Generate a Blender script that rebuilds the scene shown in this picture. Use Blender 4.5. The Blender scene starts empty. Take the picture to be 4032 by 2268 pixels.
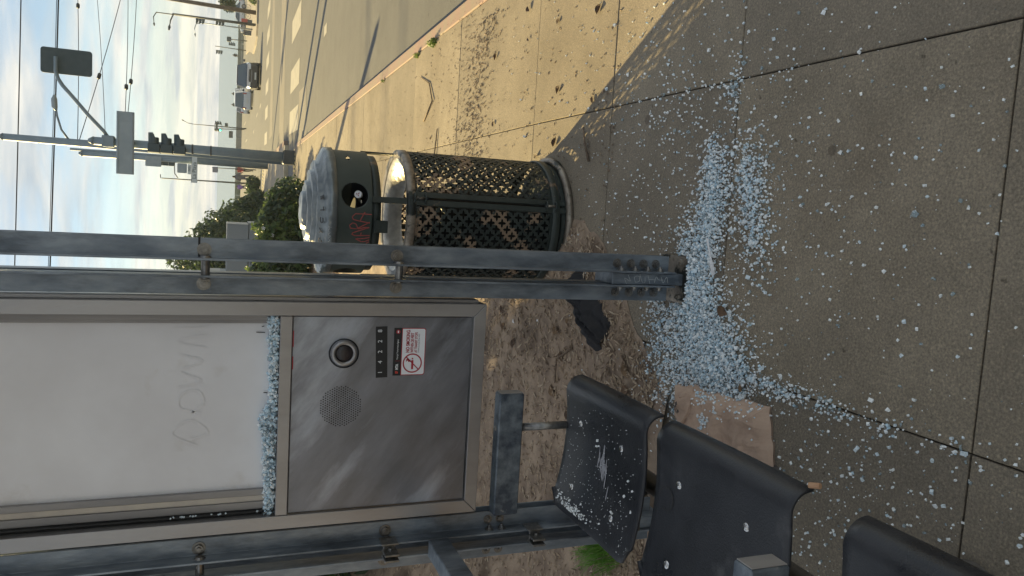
import bpy, bmesh, math, random
import numpy as np
from mathutils import Vector, Matrix, noise as mnoise
PI = math.pi
R = math.radians
rnd = random.Random(7)
scene = bpy.context.scene
col = scene.collection

# ------------------------------------------------------------------ camera, sky, sun, exposure
PITCH, ROLL, YAW, EYE = R(21.15), R(1.15), R(6.1), 1.6
fwd = Vector((-math.sin(YAW) * math.cos(PITCH), math.cos(YAW) * math.cos(PITCH), -math.sin(PITCH)))
rgt = Vector((math.cos(YAW), math.sin(YAW), 0))
upv = rgt.cross(fwd)
rgt, upv = (math.cos(ROLL) * rgt + math.sin(ROLL) * upv), (math.cos(ROLL) * upv - math.sin(ROLL) * rgt)
cam_data = bpy.data.cameras.new('camera')
cam = bpy.data.objects.new('camera', cam_data)
col.objects.link(cam)
# the phone was held sideways: the picture's left is the world's up
m = Matrix((( -upv.x, rgt.x, -fwd.x, 0), (-upv.y, rgt.y, -fwd.y, 0), (-upv.z, rgt.z, -fwd.z, EYE), (0, 0, 0, 1)))
cam.matrix_world = m
cam_data.sensor_fit = 'HORIZONTAL'
cam_data.sensor_width = 36.0
cam_data.lens = 3030.0 / 4032.0 * 36.0
cam_data.clip_start = 0.05
cam_data.clip_end = 20000
scene.camera = cam

SUN_EL, SUN_AZ = R(20.0), R(-26.5)          # azimuth from +Y towards +X
to_sun = Vector((math.sin(SUN_AZ) * math.cos(SUN_EL), math.cos(SUN_AZ) * math.cos(SUN_EL), math.sin(SUN_EL)))
world = bpy.data.worlds.new('World')
scene.world = world
world.use_nodes = True
wn, wl = world.node_tree.nodes, world.node_tree.links
wn.clear()
w_out = wn.new('ShaderNodeOutputWorld')
w_bg = wn.new('ShaderNodeBackground')
w_bg.inputs['Strength'].default_value = 0.07
w_sky = wn.new('ShaderNodeTexSky')
w_sky.sky_type = 'NISHITA'
w_sky.sun_disc = False
w_sky.sun_elevation = SUN_EL
w_sky.sun_rotation = SUN_AZ
w_sky.air_density = 1.0
w_sky.dust_density = 0.1
w_sky.ozone_density = 1.0
# thin streaky cloud deck laid on a plane above the place
w_tc = wn.new('ShaderNodeTexCoord')
w_sep = wn.new('ShaderNodeSeparateXYZ')
wl.new(w_tc.outputs['Generated'], w_sep.inputs[0])
w_z = wn.new('ShaderNodeMath'); w_z.operation = 'MAXIMUM'; w_z.inputs[1].default_value = 0.0
wl.new(w_sep.outputs['Z'], w_z.inputs[0])
w_za = wn.new('ShaderNodeMath'); w_za.operation = 'ADD'; w_za.inputs[1].default_value = 0.13
wl.new(w_z.outputs[0], w_za.inputs[0])
w_dx = wn.new('ShaderNodeMath'); w_dx.operation = 'DIVIDE'
w_dy = wn.new('ShaderNodeMath'); w_dy.operation = 'DIVIDE'
wl.new(w_sep.outputs['X'], w_dx.inputs[0]); wl.new(w_za.outputs[0], w_dx.inputs[1])
wl.new(w_sep.outputs['Y'], w_dy.inputs[0]); wl.new(w_za.outputs[0], w_dy.inputs[1])
w_cmb = wn.new('ShaderNodeCombineXYZ')
wl.new(w_dx.outputs[0], w_cmb.inputs[0]); wl.new(w_dy.outputs[0], w_cmb.inputs[1])
w_map = wn.new('ShaderNodeMapping')
w_map.inputs['Scale'].default_value = (0.5, 1.0, 1.0)
w_map.inputs['Rotation'].default_value = (0, 0, R(12))
w_map.inputs['Location'].default_value = (3.2, 0.4, 0)
wl.new(w_cmb.outputs[0], w_map.inputs[0])
w_n = wn.new('ShaderNodeTexNoise')
w_n.inputs['Scale'].default_value = 2.1
w_n.inputs['Detail'].default_value = 7
w_n.inputs['Roughness'].default_value = 0.55
w_n.inputs['Distortion'].default_value = 0.35
wl.new(w_map.outputs[0], w_n.inputs['Vector'])
w_r = wn.new('ShaderNodeValToRGB')
w_r.color_ramp.elements[0].position = 0.42
w_r.color_ramp.elements[0].color = (0.12, 0.12, 0.12, 1)
w_r.color_ramp.elements[1].position = 0.58
w_r.color_ramp.elements[1].color = (0.92, 0.92, 0.92, 1)
wl.new(w_n.outputs['Fac'], w_r.inputs[0])
# the deck closes up towards the horizon, where one looks through more of it
w_h = wn.new('ShaderNodeMapRange')
w_h.inputs['From Min'].default_value = 0.0; w_h.inputs['From Max'].default_value = 0.14
w_h.inputs['To Min'].default_value = 0.96; w_h.inputs['To Max'].default_value = 0.0
wl.new(w_z.outputs[0], w_h.inputs['Value'])
w_mxf = wn.new('ShaderNodeMath'); w_mxf.operation = 'MAXIMUM'
wl.new(w_r.outputs['Color'], w_mxf.inputs[0]); wl.new(w_h.outputs[0], w_mxf.inputs[1])
w_veil = wn.new('ShaderNodeMix'); w_veil.data_type = 'RGBA'; w_veil.blend_type = 'MULTIPLY'
w_veil.inputs['Factor'].default_value = 1.0
w_veil.inputs['B'].default_value = (0.5, 0.5, 0.5, 1)
wl.new(w_sky.outputs[0], w_veil.inputs['A'])
w_mix = wn.new('ShaderNodeMix'); w_mix.data_type = 'RGBA'
wl.new(w_mxf.outputs[0], w_mix.inputs['Factor'])
wl.new(w_veil.outputs['Result'], w_mix.inputs['A'])
w_n2 = wn.new('ShaderNodeTexNoise')
w_n2.inputs['Scale'].default_value = 3.2; w_n2.inputs['Detail'].default_value = 6; w_n2.inputs['Roughness'].default_value = 0.55; w_n2.inputs['Distortion'].default_value = 0.5
w_map2 = wn.new('ShaderNodeMapping'); w_map2.inputs['Scale'].default_value = (0.45, 0.8, 1.0); w_map2.inputs['Location'].default_value = (1.7, 5.1, 0)
wl.new(w_cmb.outputs[0], w_map2.inputs[0]); wl.new(w_map2.outputs[0], w_n2.inputs['Vector'])
w_r2 = wn.new('ShaderNodeValToRGB')
w_r2.color_ramp.elements[0].position = 0.36; w_r2.color_ramp.elements[0].color = (2.55, 2.85, 3.05, 1)
w_r2.color_ramp.elements[1].position = 0.66; w_r2.color_ramp.elements[1].color = (4.7, 4.5, 4.0, 1)
wl.new(w_n2.outputs['Fac'], w_r2.inputs[0])
wl.new(w_r2.outputs['Color'], w_mix.inputs['B'])
wl.new(w_mix.outputs['Result'], w_bg.inputs['Color'])
wl.new(w_bg.outputs[0], w_out.inputs[0])

sun_data = bpy.data.lights.new('sun', 'SUN')
sun_data.energy = 3.75
sun_data.angle = R(0.6)
sun_data.color = (1.0, 0.765, 0.34)
sun = bpy.data.objects.new('sun', sun_data)
col.objects.link(sun)
sun.rotation_euler = (-to_sun).to_track_quat('-Z', 'Y').to_euler()
sun.location = (-20, 40, 30)

scene.view_settings.view_transform = 'Standard'
scene.view_settings.look = 'None'
scene.view_settings.gamma = 1.0
scene.view_settings.use_curve_mapping = False
scene.view_settings.exposure = 1.7
scene.render.engine = 'CYCLES'
cy = scene.cycles
cy.use_denoising = True
cy.max_bounces = 8
cy.transmission_bounces = 6
cy.transparent_max_bounces = 8
cy.caustics_reflective = False
cy.caustics_refractive = False
cy.sample_clamp_indirect = 6.0

# ------------------------------------------------------------------ materials
def set_in(n, key, v):
    if key in n.inputs:
        n.inputs[key].default_value = v
class Mat:
    """a procedural material: base colour broken up by noise, roughness and bump"""
    cache = {}
def mat(name, c1, c2=None, scale=8.0, rough=0.6, metal=0.0, bump=0.0, bscale=None, detail=6, stretch=(1, 1, 1), lo=0.35, hi=0.65,
        c3=None, c3_scale=3.0, c3_lo=0.55, c3_hi=0.62, trans=0.0, translucent=0.0, emit=None, spec=None, rough2=None, alpha=None, ior=None, obj_coords=True, coat=0.0, rot=0.0):
    if name in Mat.cache:
        return Mat.cache[name]
    M = bpy.data.materials.new(name)
    M.use_nodes = True
    N, L = M.node_tree.nodes, M.node_tree.links
    b = N['Principled BSDF']
    out = N['Material Output']
    set_in(b, 'Roughness', rough); set_in(b, 'Metallic', metal)
    if spec is not None: set_in(b, 'Specular IOR Level', spec)
    if trans: set_in(b, 'Transmission Weight', trans)
    if ior: set_in(b, 'IOR', ior)
    if coat: set_in(b, 'Coat Weight', coat); set_in(b, 'Coat Roughness', 0.08)
    tc = N.new('ShaderNodeTexCoord')
    mp = N.new('ShaderNodeMapping')
    mp.inputs['Scale'].default_value = stretch
    mp.inputs['Rotation'].default_value = (0, rot, 0)
    if rot: mp.vector_type = 'TEXTURE'; mp.inputs['Scale'].default_value = tuple(1 / q for q in stretch)
    if obj_coords:
        L.new(tc.outputs['Object'], mp.inputs[0])
    else:
        geo = N.new('ShaderNodeNewGeometry')
        L.new(geo.outputs['Position'], mp.inputs[0])
    colsock = None
    if c2 is not None:
        n = N.new('ShaderNodeTexNoise')
        n.inputs['Scale'].default_value = scale
        n.inputs['Detail'].default_value = detail
        n.inputs['Roughness'].default_value = 0.6
        L.new(mp.outputs[0], n.inputs['Vector'])
        r = N.new('ShaderNodeValToRGB')
        r.color_ramp.elements[0].position = lo; r.color_ramp.elements[0].color = (*c1, 1)
        r.color_ramp.elements[1].position = hi; r.color_ramp.elements[1].color = (*c2, 1)
        L.new(n.outputs['Fac'], r.inputs[0])
        colsock = r.outputs['Color']
        if rough2 is not None:
            mr = N.new('ShaderNodeMapRange')
            mr.inputs['From Min'].default_value = lo; mr.inputs['From Max'].default_value = hi
            mr.inputs['To Min'].default_value = rough; mr.inputs['To Max'].default_value = rough2
            L.new(n.outputs['Fac'], mr.inputs['Value'])
            L.new(mr.outputs[0], b.inputs['Roughness'])
    if c3 is not None:
        n3 = N.new('ShaderNodeTexNoise')
        n3.inputs['Scale'].default_value = c3_scale
        n3.inputs['Detail'].default_value = 8
        n3.inputs['Roughness'].default_value = 0.62
        L.new(mp.outputs[0], n3.inputs['Vector'])
        r3 = N.new('ShaderNodeMapRange')
        r3.inputs['From Min'].default_value = c3_lo; r3.inputs['From Max'].default_value = c3_hi
        L.new(n3.outputs['Fac'], r3.inputs['Value'])
        mx = N.new('ShaderNodeMix'); mx.data_type = 'RGBA'
        L.new(r3.outputs[0], mx.inputs['Factor'])
        if colsock: L.new(colsock, mx.inputs['A'])
        else: mx.inputs['A'].default_value = (*c1, 1)
        mx.inputs['B'].default_value = (*c3, 1)
        colsock = mx.outputs['Result']
    if colsock: L.new(colsock, b.inputs['Base Color'])
    else: b.inputs['Base Color'].default_value = (*c1, 1)
    if bump:
        nb = N.new('ShaderNodeTexNoise')
        nb.inputs['Scale'].default_value = bscale or scale * 4
        nb.inputs['Detail'].default_value = 5
        L.new(mp.outputs[0], nb.inputs['Vector'])
        bp = N.new('ShaderNodeBump')
        bp.inputs['Strength'].default_value = min(1.0, bump)
        bp.inputs['Distance'].default_value = 0.004 if bump <= 1 else 0.004 * bump
        L.new(nb.outputs['Fac'], bp.inputs['Height'])
        L.new(bp.outputs[0], b.inputs['Normal'])
    if emit is not None:
        set_in(b, 'Emission Color', (*emit[:3], 1)); set_in(b, 'Emission Strength', emit[3])
    if alpha is not None:
        tp_ = N.new('ShaderNodeBsdfTransparent')
        ma = N.new('ShaderNodeMixShader'); ma.inputs[0].default_value = alpha
        L.new(tp_.outputs[0], ma.inputs[1]); L.new(b.outputs[0], ma.inputs[2]); L.new(ma.outputs[0], out.inputs['Surface'])
    if translucent:
        tr = N.new('ShaderNodeBsdfTranslucent')
        if colsock: L.new(colsock, tr.inputs['Color'])
        else: tr.inputs['Color'].default_value = (*c1, 1)
        ms = N.new('ShaderNodeMixShader')
        ms.inputs[0].default_value = translucent
        L.new(b.outputs[0], ms.inputs[1]); L.new(tr.outputs[0], ms.inputs[2])
        L.new(ms.outputs[0], out.inputs['Surface'])
    Mat.cache[name] = M
    return M

def concrete_mat(name, dark, light, stain):
    M = bpy.data.materials.new(name); M.use_nodes = True
    N, L = M.node_tree.nodes, M.node_tree.links
    b = N['Principled BSDF']; set_in(b, 'Roughness', 0.88)
    g = N.new('ShaderNodeNewGeometry')
    def noise(sc, det, rg_=0.6):
        n = N.new('ShaderNodeTexNoise'); n.inputs['Scale'].default_value = sc; n.inputs['Detail'].default_value = det; n.inputs['Roughness'].default_value = rg_
        L.new(g.outputs['Position'], n.inputs['Vector']); return n.outputs['Fac']
    def ramp(f, lo, hi, c0, c1):
        r = N.new('ShaderNodeValToRGB'); r.color_ramp.elements[0].position = lo; r.color_ramp.elements[1].position = hi
        r.color_ramp.elements[0].color = (*c0, 1); r.color_ramp.elements[1].color = (*c1, 1); L.new(f, r.inputs[0]); return r.outputs['Color']
    def mix(kind, a, b2, fac):
        m_ = N.new('ShaderNodeMix'); m_.data_type = 'RGBA'; m_.blend_type = kind
        if isinstance(fac, float): m_.inputs['Factor'].default_value = fac
        else: L.new(fac, m_.inputs['Factor'])
        L.new(a, m_.inputs['A']); L.new(b2, m_.inputs['B']); return m_.outputs['Result']
    base = ramp(noise(2.0, 9, 0.68), 0.35, 0.68, dark, light)
    grain = noise(150, 4, 0.8)
    base = mix('MULTIPLY', base, ramp(grain, 0.28, 0.72, (0.55, 0.55, 0.56), (1.5, 1.46, 1.38)), 1.0)
    v = N.new('ShaderNodeTexVoronoi'); v.inputs['Scale'].default_value = 110; L.new(g.outputs['Position'], v.inputs['Vector'])
    base = mix('MULTIPLY', base, ramp(v.outputs['Distance'], 0.05, 0.5, (1.22, 1.2, 1.15), (0.86, 0.86, 0.86)), 0.8)
    st = N.new('ShaderNodeMapRange'); st.inputs['From Min'].default_value = 0.52; st.inputs['From Max'].default_value = 0.72; L.new(noise(0.9, 8, 0.65), st.inputs['Value'])
    sc_ = N.new('ShaderNodeMath'); sc_.operation = 'MULTIPLY'; sc_.inputs[1].default_value = 0.75; L.new(st.outputs[0], sc_.inputs[0])
    stc = N.new('ShaderNodeRGB'); stc.outputs[0].default_value = (*stain, 1)
    base = mix('MULTIPLY', base, stc.outputs[0], sc_.outputs[0])
    sp = N.new('ShaderNodeMapRange'); sp.inputs['From Min'].default_value = 0.70; sp.inputs['From Max'].default_value = 0.74; L.new(noise(26, 3, 0.5), sp.inputs['Value'])
    dk = N.new('ShaderNodeRGB'); dk.outputs[0].default_value = (0.5, 0.48, 0.46, 1)
    base = mix('MULTIPLY', base, dk.outputs[0], sp.outputs[0])
    gv = N.new('ShaderNodeTexVoronoi'); gv.inputs['Scale'].default_value = 3.4; L.new(g.outputs['Position'], gv.inputs['Vector'])
    gm = N.new('ShaderNodeMapRange'); gm.inputs['From Min'].default_value = 0.075; gm.inputs['From Max'].default_value = 0.055; L.new(gv.outputs['Distance'], gm.inputs['Value'])
    gc_ = N.new('ShaderNodeRGB'); gc_.outputs[0].default_value = (0.62, 0.60, 0.60, 1)
    base = mix('MULTIPLY', base, gc_.outputs[0], gm.outputs[0])
    oi = N.new('ShaderNodeObjectInfo')
    tone = ramp(oi.outputs['Random'], 0.0, 1.0, (0.86, 0.86, 0.87), (1.10, 1.09, 1.07))
    base = mix('MULTIPLY', base, tone, 1.0)
    L.new(base, b.inputs['Base Color'])
    bp = N.new('ShaderNodeBump'); bp.inputs['Strength'].default_value = 0.9; bp.inputs['Distance'].default_value = 0.004
    L.new(grain, bp.inputs['Height']); L.new(bp.outputs[0], b.inputs['Normal'])
    Mat.cache[name] = M
    return M
M_slab = concrete_mat('sidewalk_concrete', (0.210, 0.180, 0.140), (0.305, 0.264, 0.208), (0.64, 0.60, 0.57))
M_slab_far = mat('walkway_concrete', (0.26, 0.23, 0.19), (0.34, 0.30, 0.25), 1.5, 0.9, obj_coords=False)
M_joint = mat('joint_dirt', (0.02, 0.018, 0.015), (0.05, 0.04, 0.03), 30, 0.95, obj_coords=False)
M_curb = mat('faded_red_curb', (0.31, 0.205, 0.175), (0.28, 0.225, 0.175), 7, 0.85, bump=0.6, bscale=120, lo=0.40, hi=0.62, obj_coords=False)
M_curbgrey = mat('curb_concrete', (0.42, 0.36, 0.26), (0.5, 0.44, 0.33), 5, 0.9, obj_coords=False)
M_asph = concrete_mat('asphalt', (0.112, 0.119, 0.130), (0.145, 0.151, 0.160), (0.80, 0.80, 0.82))
M_paint = mat('road_paint', (0.38, 0.36, 0.31), (0.26, 0.25, 0.22), 4, 0.8, lo=0.45, hi=0.75, obj_coords=False)
M_yellow = mat('tactile_yellow', (0.42, 0.34, 0.14), (0.34, 0.29, 0.16), 9, 0.8, obj_coords=False)
M_soil = mat('mulch_soil', (0.23, 0.168, 0.125), (0.37, 0.28, 0.205), 9, 0.95, bump=1.0, bscale=60, detail=12, c3=(0.07, 0.045, 0.03), c3_scale=2.2, c3_lo=0.5, c3_hi=0.7, obj_coords=False)
M_chip = [mat('bark_%d' % i, c, tuple(x * 0.6 for x in c), 40, 0.9, obj_coords=False) for i, c in enumerate([(0.38, 0.285, 0.20), (0.50, 0.385, 0.275), (0.21, 0.15, 0.105), (0.56, 0.45, 0.34)])]
M_land = mat('land', (0.14, 0.115, 0.075), (0.2, 0.16, 0.11), 0.3, 0.95, obj_coords=False)
M_sand = mat('sand', (0.38, 0.32, 0.24), (0.45, 0.39, 0.30), 0.4, 0.95, obj_coords=False)
M_water = mat('sea_water', (0.10, 0.15, 0.16), None, rough=0.22, bump=0.6, bscale=0.25, obj_coords=False)
M_galv = mat('galvanised_steel', (0.17, 0.20, 0.24), (0.30, 0.335, 0.375), 22, 0.38, metal=0.4, bump=0.35, bscale=90, c3=(0.09, 0.105, 0.125), c3_scale=9, c3_lo=0.50, c3_hi=0.68, obj_coords=False, stretch=(1, 1, 0.35))
M_bolt = mat('bolt_steel', (0.16, 0.155, 0.15), (0.28, 0.27, 0.26), 60, 0.35, metal=0.8, obj_coords=False)
M_inox = mat('brushed_steel', (0.29, 0.28, 0.285), (0.40, 0.385, 0.385), 5, 0.36, metal=0.75, bump=0.12, bscale=240, stretch=(1, 1, 0.25), rough2=0.45, obj_coords=False)
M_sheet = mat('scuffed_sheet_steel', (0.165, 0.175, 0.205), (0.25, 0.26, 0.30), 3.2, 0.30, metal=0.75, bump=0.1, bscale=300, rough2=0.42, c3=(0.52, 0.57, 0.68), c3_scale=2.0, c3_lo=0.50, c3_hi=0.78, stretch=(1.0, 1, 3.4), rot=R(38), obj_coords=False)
M_diff = mat('white_panel', (0.72, 0.71, 0.73), (0.82, 0.82, 0.85), 2.4, 0.45, c3=(0.55, 0.51, 0.47), c3_scale=3.5, c3_lo=0.60, c3_hi=0.80, obj_coords=False)
M_extr = mat('dull_aluminium', (0.26, 0.25, 0.25), (0.36, 0.34, 0.33), 10, 0.5, metal=0.3, stretch=(1, 1, 0.15), obj_coords=False)
M_ivory = mat('ivory_strip', (0.62, 0.56, 0.47), (0.5, 0.45, 0.4), 8, 0.6, obj_coords=False)
M_gasket = mat('black_rubber', (0.012, 0.012, 0.013), None, rough=0.6)
M_dark = mat('dark_hole', (0.006, 0.006, 0.007), None, rough=0.9)
M_seat = mat('black_seat', (0.014, 0.016, 0.021), (0.034, 0.036, 0.043), 5, 0.26, rough2=0.46, bump=0.25, bscale=220, c3=(0.11, 0.11, 0.115), c3_scale=8, c3_lo=0.60, c3_hi=0.80, obj_coords=False)
M_scuff = mat('scuffed_plastic', (0.42, 0.42, 0.46), (0.3, 0.3, 0.33), 60, 0.7, obj_coords=False)
M_arm = mat('mottled_tube_steel', (0.055, 0.07, 0.095), (0.19, 0.22, 0.25), 16, 0.4, metal=0.4, bump=0.3, bscale=80, lo=0.38, hi=0.62, c3=(0.28, 0.29, 0.29), c3_scale=30, c3_lo=0.66, c3_hi=0.72, obj_coords=False)
M_pipe = mat('weathered_pipe', (0.10, 0.09, 0.08), (0.17, 0.155, 0.14), 12, 0.5, metal=0.4, obj_coords=False)
M_black = mat('black_print', (0.012, 0.012, 0.014), None, rough=0.5)
M_wht = mat('white_print', (0.75, 0.75, 0.77), None, rough=0.5)
M_red = mat('red_print', (0.36, 0.02, 0.035), None, rough=0.5)
M_greyp = mat('grey_print', (0.25, 0.25, 0.28), None, rough=0.6)
M_bin = mat('green_bin_paint', (0.022, 0.031, 0.028), (0.036, 0.047, 0.043), 12, 0.45, c3=(0.20, 0.135, 0.085), c3_scale=5.0, c3_lo=0.60, c3_hi=0.64, bump=0.4, bscale=60, obj_coords=False)
M_binlat = mat('peeling_bin_paint', (0.016, 0.023, 0.021), (0.030, 0.040, 0.036), 12, 0.5, c3=(0.24, 0.17, 0.115), c3_scale=6.5, c3_lo=0.545, c3_hi=0.57, bump=0.4, bscale=60, obj_coords=False)
M_binband = mat('clean_bin_paint', (0.040, 0.054, 0.049), (0.060, 0.074, 0.066), 6, 0.42, obj_coords=False)
M_lid = mat('crumpled_lid_paint', (0.15, 0.17, 0.18), (0.23, 0.255, 0.265), 10, 0.28, metal=0.5, bump=1.6, bscale=26, obj_coords=False)
M_worn = mat('worn_edge_steel', (0.20, 0.17, 0.14), (0.34, 0.30, 0.25), 25, 0.45, metal=0.5, c3=(0.03, 0.035, 0.033), c3_scale=9, c3_lo=0.5, c3_hi=0.56, obj_coords=False)
M_funnel = mat('pale_funnel', (0.42, 0.40, 0.37), (0.62, 0.60, 0.55), 30, 0.35, metal=0.3, bump=0.8, bscale=40, obj_coords=False)
M_marker = mat('red_marker', (0.42, 0.10, 0.09), (0.30, 0.08, 0.07), 60, 0.7, obj_coords=False)
M_chalk = mat('white_marker', (0.55, 0.58, 0.6), None, rough=0.7)
M_paper = mat('brown_paper', (0.45, 0.315, 0.235), (0.52, 0.375, 0.285), 9, 0.85, bump=0.4, bscale=40, c3=(0.36, 0.245, 0.18), c3_scale=6, c3_lo=0.55, c3_hi=0.7)
M_cloth = mat('black_cloth', (0.010, 0.010, 0.013), (0.018, 0.018, 0.022), 30, 0.75, bump=0.3, bscale=300)
M_leafb = [mat('dry_leaf_%d' % i, c, tuple(x * 0.55 for x in c), 50, 0.75, translucent=0.15) for i, c in enumerate([(0.17, 0.10, 0.055), (0.11, 0.065, 0.04), (0.24, 0.15, 0.08)])]
M_twig = mat('twig_bark', (0.10, 0.07, 0.05), (0.19, 0.14, 0.10), 60, 0.9)
M_white_plastic = mat('white_plastic', (0.8, 0.8, 0.82), None, rough=0.35)
M_grass = mat('grass_blade', (0.10, 0.24, 0.03), (0.17, 0.34, 0.05), 30, 0.6, translucent=0.35, obj_coords=False)
def leaf_mat(n, a, b, t=0.4):
    return mat(n, a, b, 3.0, 0.45, translucent=t, obj_coords=False, detail=3)
M_lf_dark = leaf_mat('leaf_dark', (0.05, 0.078, 0.045), (0.075, 0.11, 0.058), 0.35)
M_lf_mid = leaf_mat('leaf_mid', (0.08, 0.13, 0.05), (0.12, 0.18, 0.066), 0.45)
M_lf_bright = leaf_mat('leaf_bright', (0.11, 0.17, 0.045), (0.17, 0.23, 0.07), 0.5)
M_dry = mat('dry_stems', (0.26, 0.175, 0.10), (0.36, 0.26, 0.15), 20, 0.85, translucent=0.25, obj_coords=False)
M_bark = mat('tree_bark', (0.09, 0.07, 0.05), (0.15, 0.12, 0.09), 12, 0.9, obj_coords=False)
M_pole = mat('pole_grey_green', (0.19, 0.25, 0.30), (0.24, 0.30, 0.345), 3, 0.55, metal=0.1, obj_coords=False)
M_poled = mat('pole_dark', (0.055, 0.062, 0.062), (0.085, 0.09, 0.088), 4, 0.6, obj_coords=False)
M_rust = mat('pole_brown', (0.10, 0.07, 0.05), (0.14, 0.11, 0.09), 4, 0.7, obj_coords=False)
M_signback = mat('sign_back', (0.27, 0.32, 0.35), (0.32, 0.37, 0.40), 4, 0.5, metal=0.2, obj_coords=False)
M_signal = mat('signal_green_black', (0.04, 0.065, 0.075), (0.055, 0.08, 0.09), 6, 0.5, obj_coords=False)
M_signw = mat('sign_white', (0.62, 0.66, 0.66), None, rough=0.5)
M_glassd = mat('car_glass', (0.04, 0.075, 0.11), None, rough=0.05, spec=0.9)
M_carb = mat('car_black', (0.035, 0.038, 0.045), None, rough=0.18, coat=1.0)
M_carw = mat('car_white', (0.62, 0.65, 0.68), None, rough=0.25, coat=0.5)
M_tyre = mat('tyre', (0.015, 0.015, 0.016), None, rough=0.8)
M_chrome = mat('chrome', (0.6, 0.6, 0.6), None, rough=0.12, metal=1.0)
M_lamp = mat('headlamp', (0.75, 0.75, 0.72), None, rough=0.15)
M_tail = mat('tail_lamp', (0.35, 0.03, 0.03), None, rough=0.3)
M_plate = mat('number_plate', (0.6, 0.6, 0.55), None, rough=0.5)
M_greenlit = mat('green_signal_light', (0.05, 0.5, 0.35), None, rough=0.4, emit=(0.05, 0.9, 0.55, 2.0))
M_wire = mat('wire_black', (0.03, 0.032, 0.035), None, rough=0.6)
M_shed = mat('shed_grey', (0.22, 0.235, 0.25), (0.25, 0.265, 0.28), 1.0, 0.6, obj_coords=False)
M_shedl = mat('shed_edge', (0.5, 0.5, 0.48), None, rough=0.6)
M_wall = mat('sea_wall', (0.22, 0.22, 0.19), (0.30, 0.29, 0.25), 0.5, 0.9, c3=(0.12, 0.16, 0.10), c3_scale=0.12, c3_lo=0.45, c3_hi=0.6, obj_coords=False)
M_skin = mat('skin', (0.36, 0.22, 0.15), None, rough=0.6)
M_hair = mat('hair_dark', (0.02, 0.016, 0.013), None, rough=0.7)
M_cgrey = mat('clothing_grey', (0.13, 0.125, 0.135), (0.17, 0.16, 0.17), 8, 0.9)
M_cred = mat('clothing_red', (0.42, 0.05, 0.045), None, rough=0.9)
M_cpur = mat('clothing_purple', (0.27, 0.15, 0.42), None, rough=0.9)
M_cblk = mat('clothing_black', (0.025, 0.025, 0.03), None, rough=0.9)
M_roof = mat('acrylic_roof', (0.75, 0.77, 0.78), None, rough=0.2, alpha=0.15)
# tempered glass crumbs: faint blue cast; white and dark tones paint in their glints
M_glass = mat('tempered_glass', (0.86, 0.93, 0.97), (0.66, 0.80, 0.90), 300, 0.06, spec=0.8, alpha=0.80, obj_coords=False)
M_glass_w = mat('tempered_glass_white', (0.97, 0.98, 0.98), (0.85, 0.91, 0.94), 260, 0.05, spec=0.8, alpha=0.92, obj_coords=False)
M_glass_b = mat('tempered_glass_blue', (0.52, 0.73, 0.89), (0.75, 0.90, 0.98), 260, 0.06, spec=0.8, alpha=0.88, obj_coords=False)
M_glass_c = mat('tempered_glass_clear', (0.45, 0.58, 0.64), (0.30, 0.40, 0.45), 260, 0.03, spec=1.0, alpha=0.45, obj_coords=False)
GLASS = [M_glass, M_glass_w, M_glass_b, M_glass_c]

# ------------------------------------------------------------------ mesh helpers
def tag(o, label=None, cat=None, group=None, kind=None):
    if label: o['label'] = label
    if cat: o['category'] = cat
    if group: o['group'] = group
    if kind: o['kind'] = kind
    return o
def root_off(p):
    v = Vector((0, 0, 0))
    while p is not None:
        v += p.location
        p = p.parent
    return v
def empty(name, loc, label=None, cat=None, group=None):
    o = bpy.data.objects.new(name, None)
    o.empty_display_size = 0.1
    o.location = loc
    col.objects.link(o)
    return tag(o, label, cat, group)
def link(name, me, mats, parent=None, loc=None, smooth=False):
    for mt in (mats if isinstance(mats, (list, tuple)) else [mats]):
        if mt.name not in [x.name for x in me.materials if x]:
            me.materials.append(mt)
    if smooth:
        me.polygons.foreach_set('use_smooth', [True] * len(me.polygons))
    o = bpy.data.objects.new(name, me)
    col.objects.link(o)
    if parent is not None: o.parent = parent
    if loc is not None: o.location = loc
    return o

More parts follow.
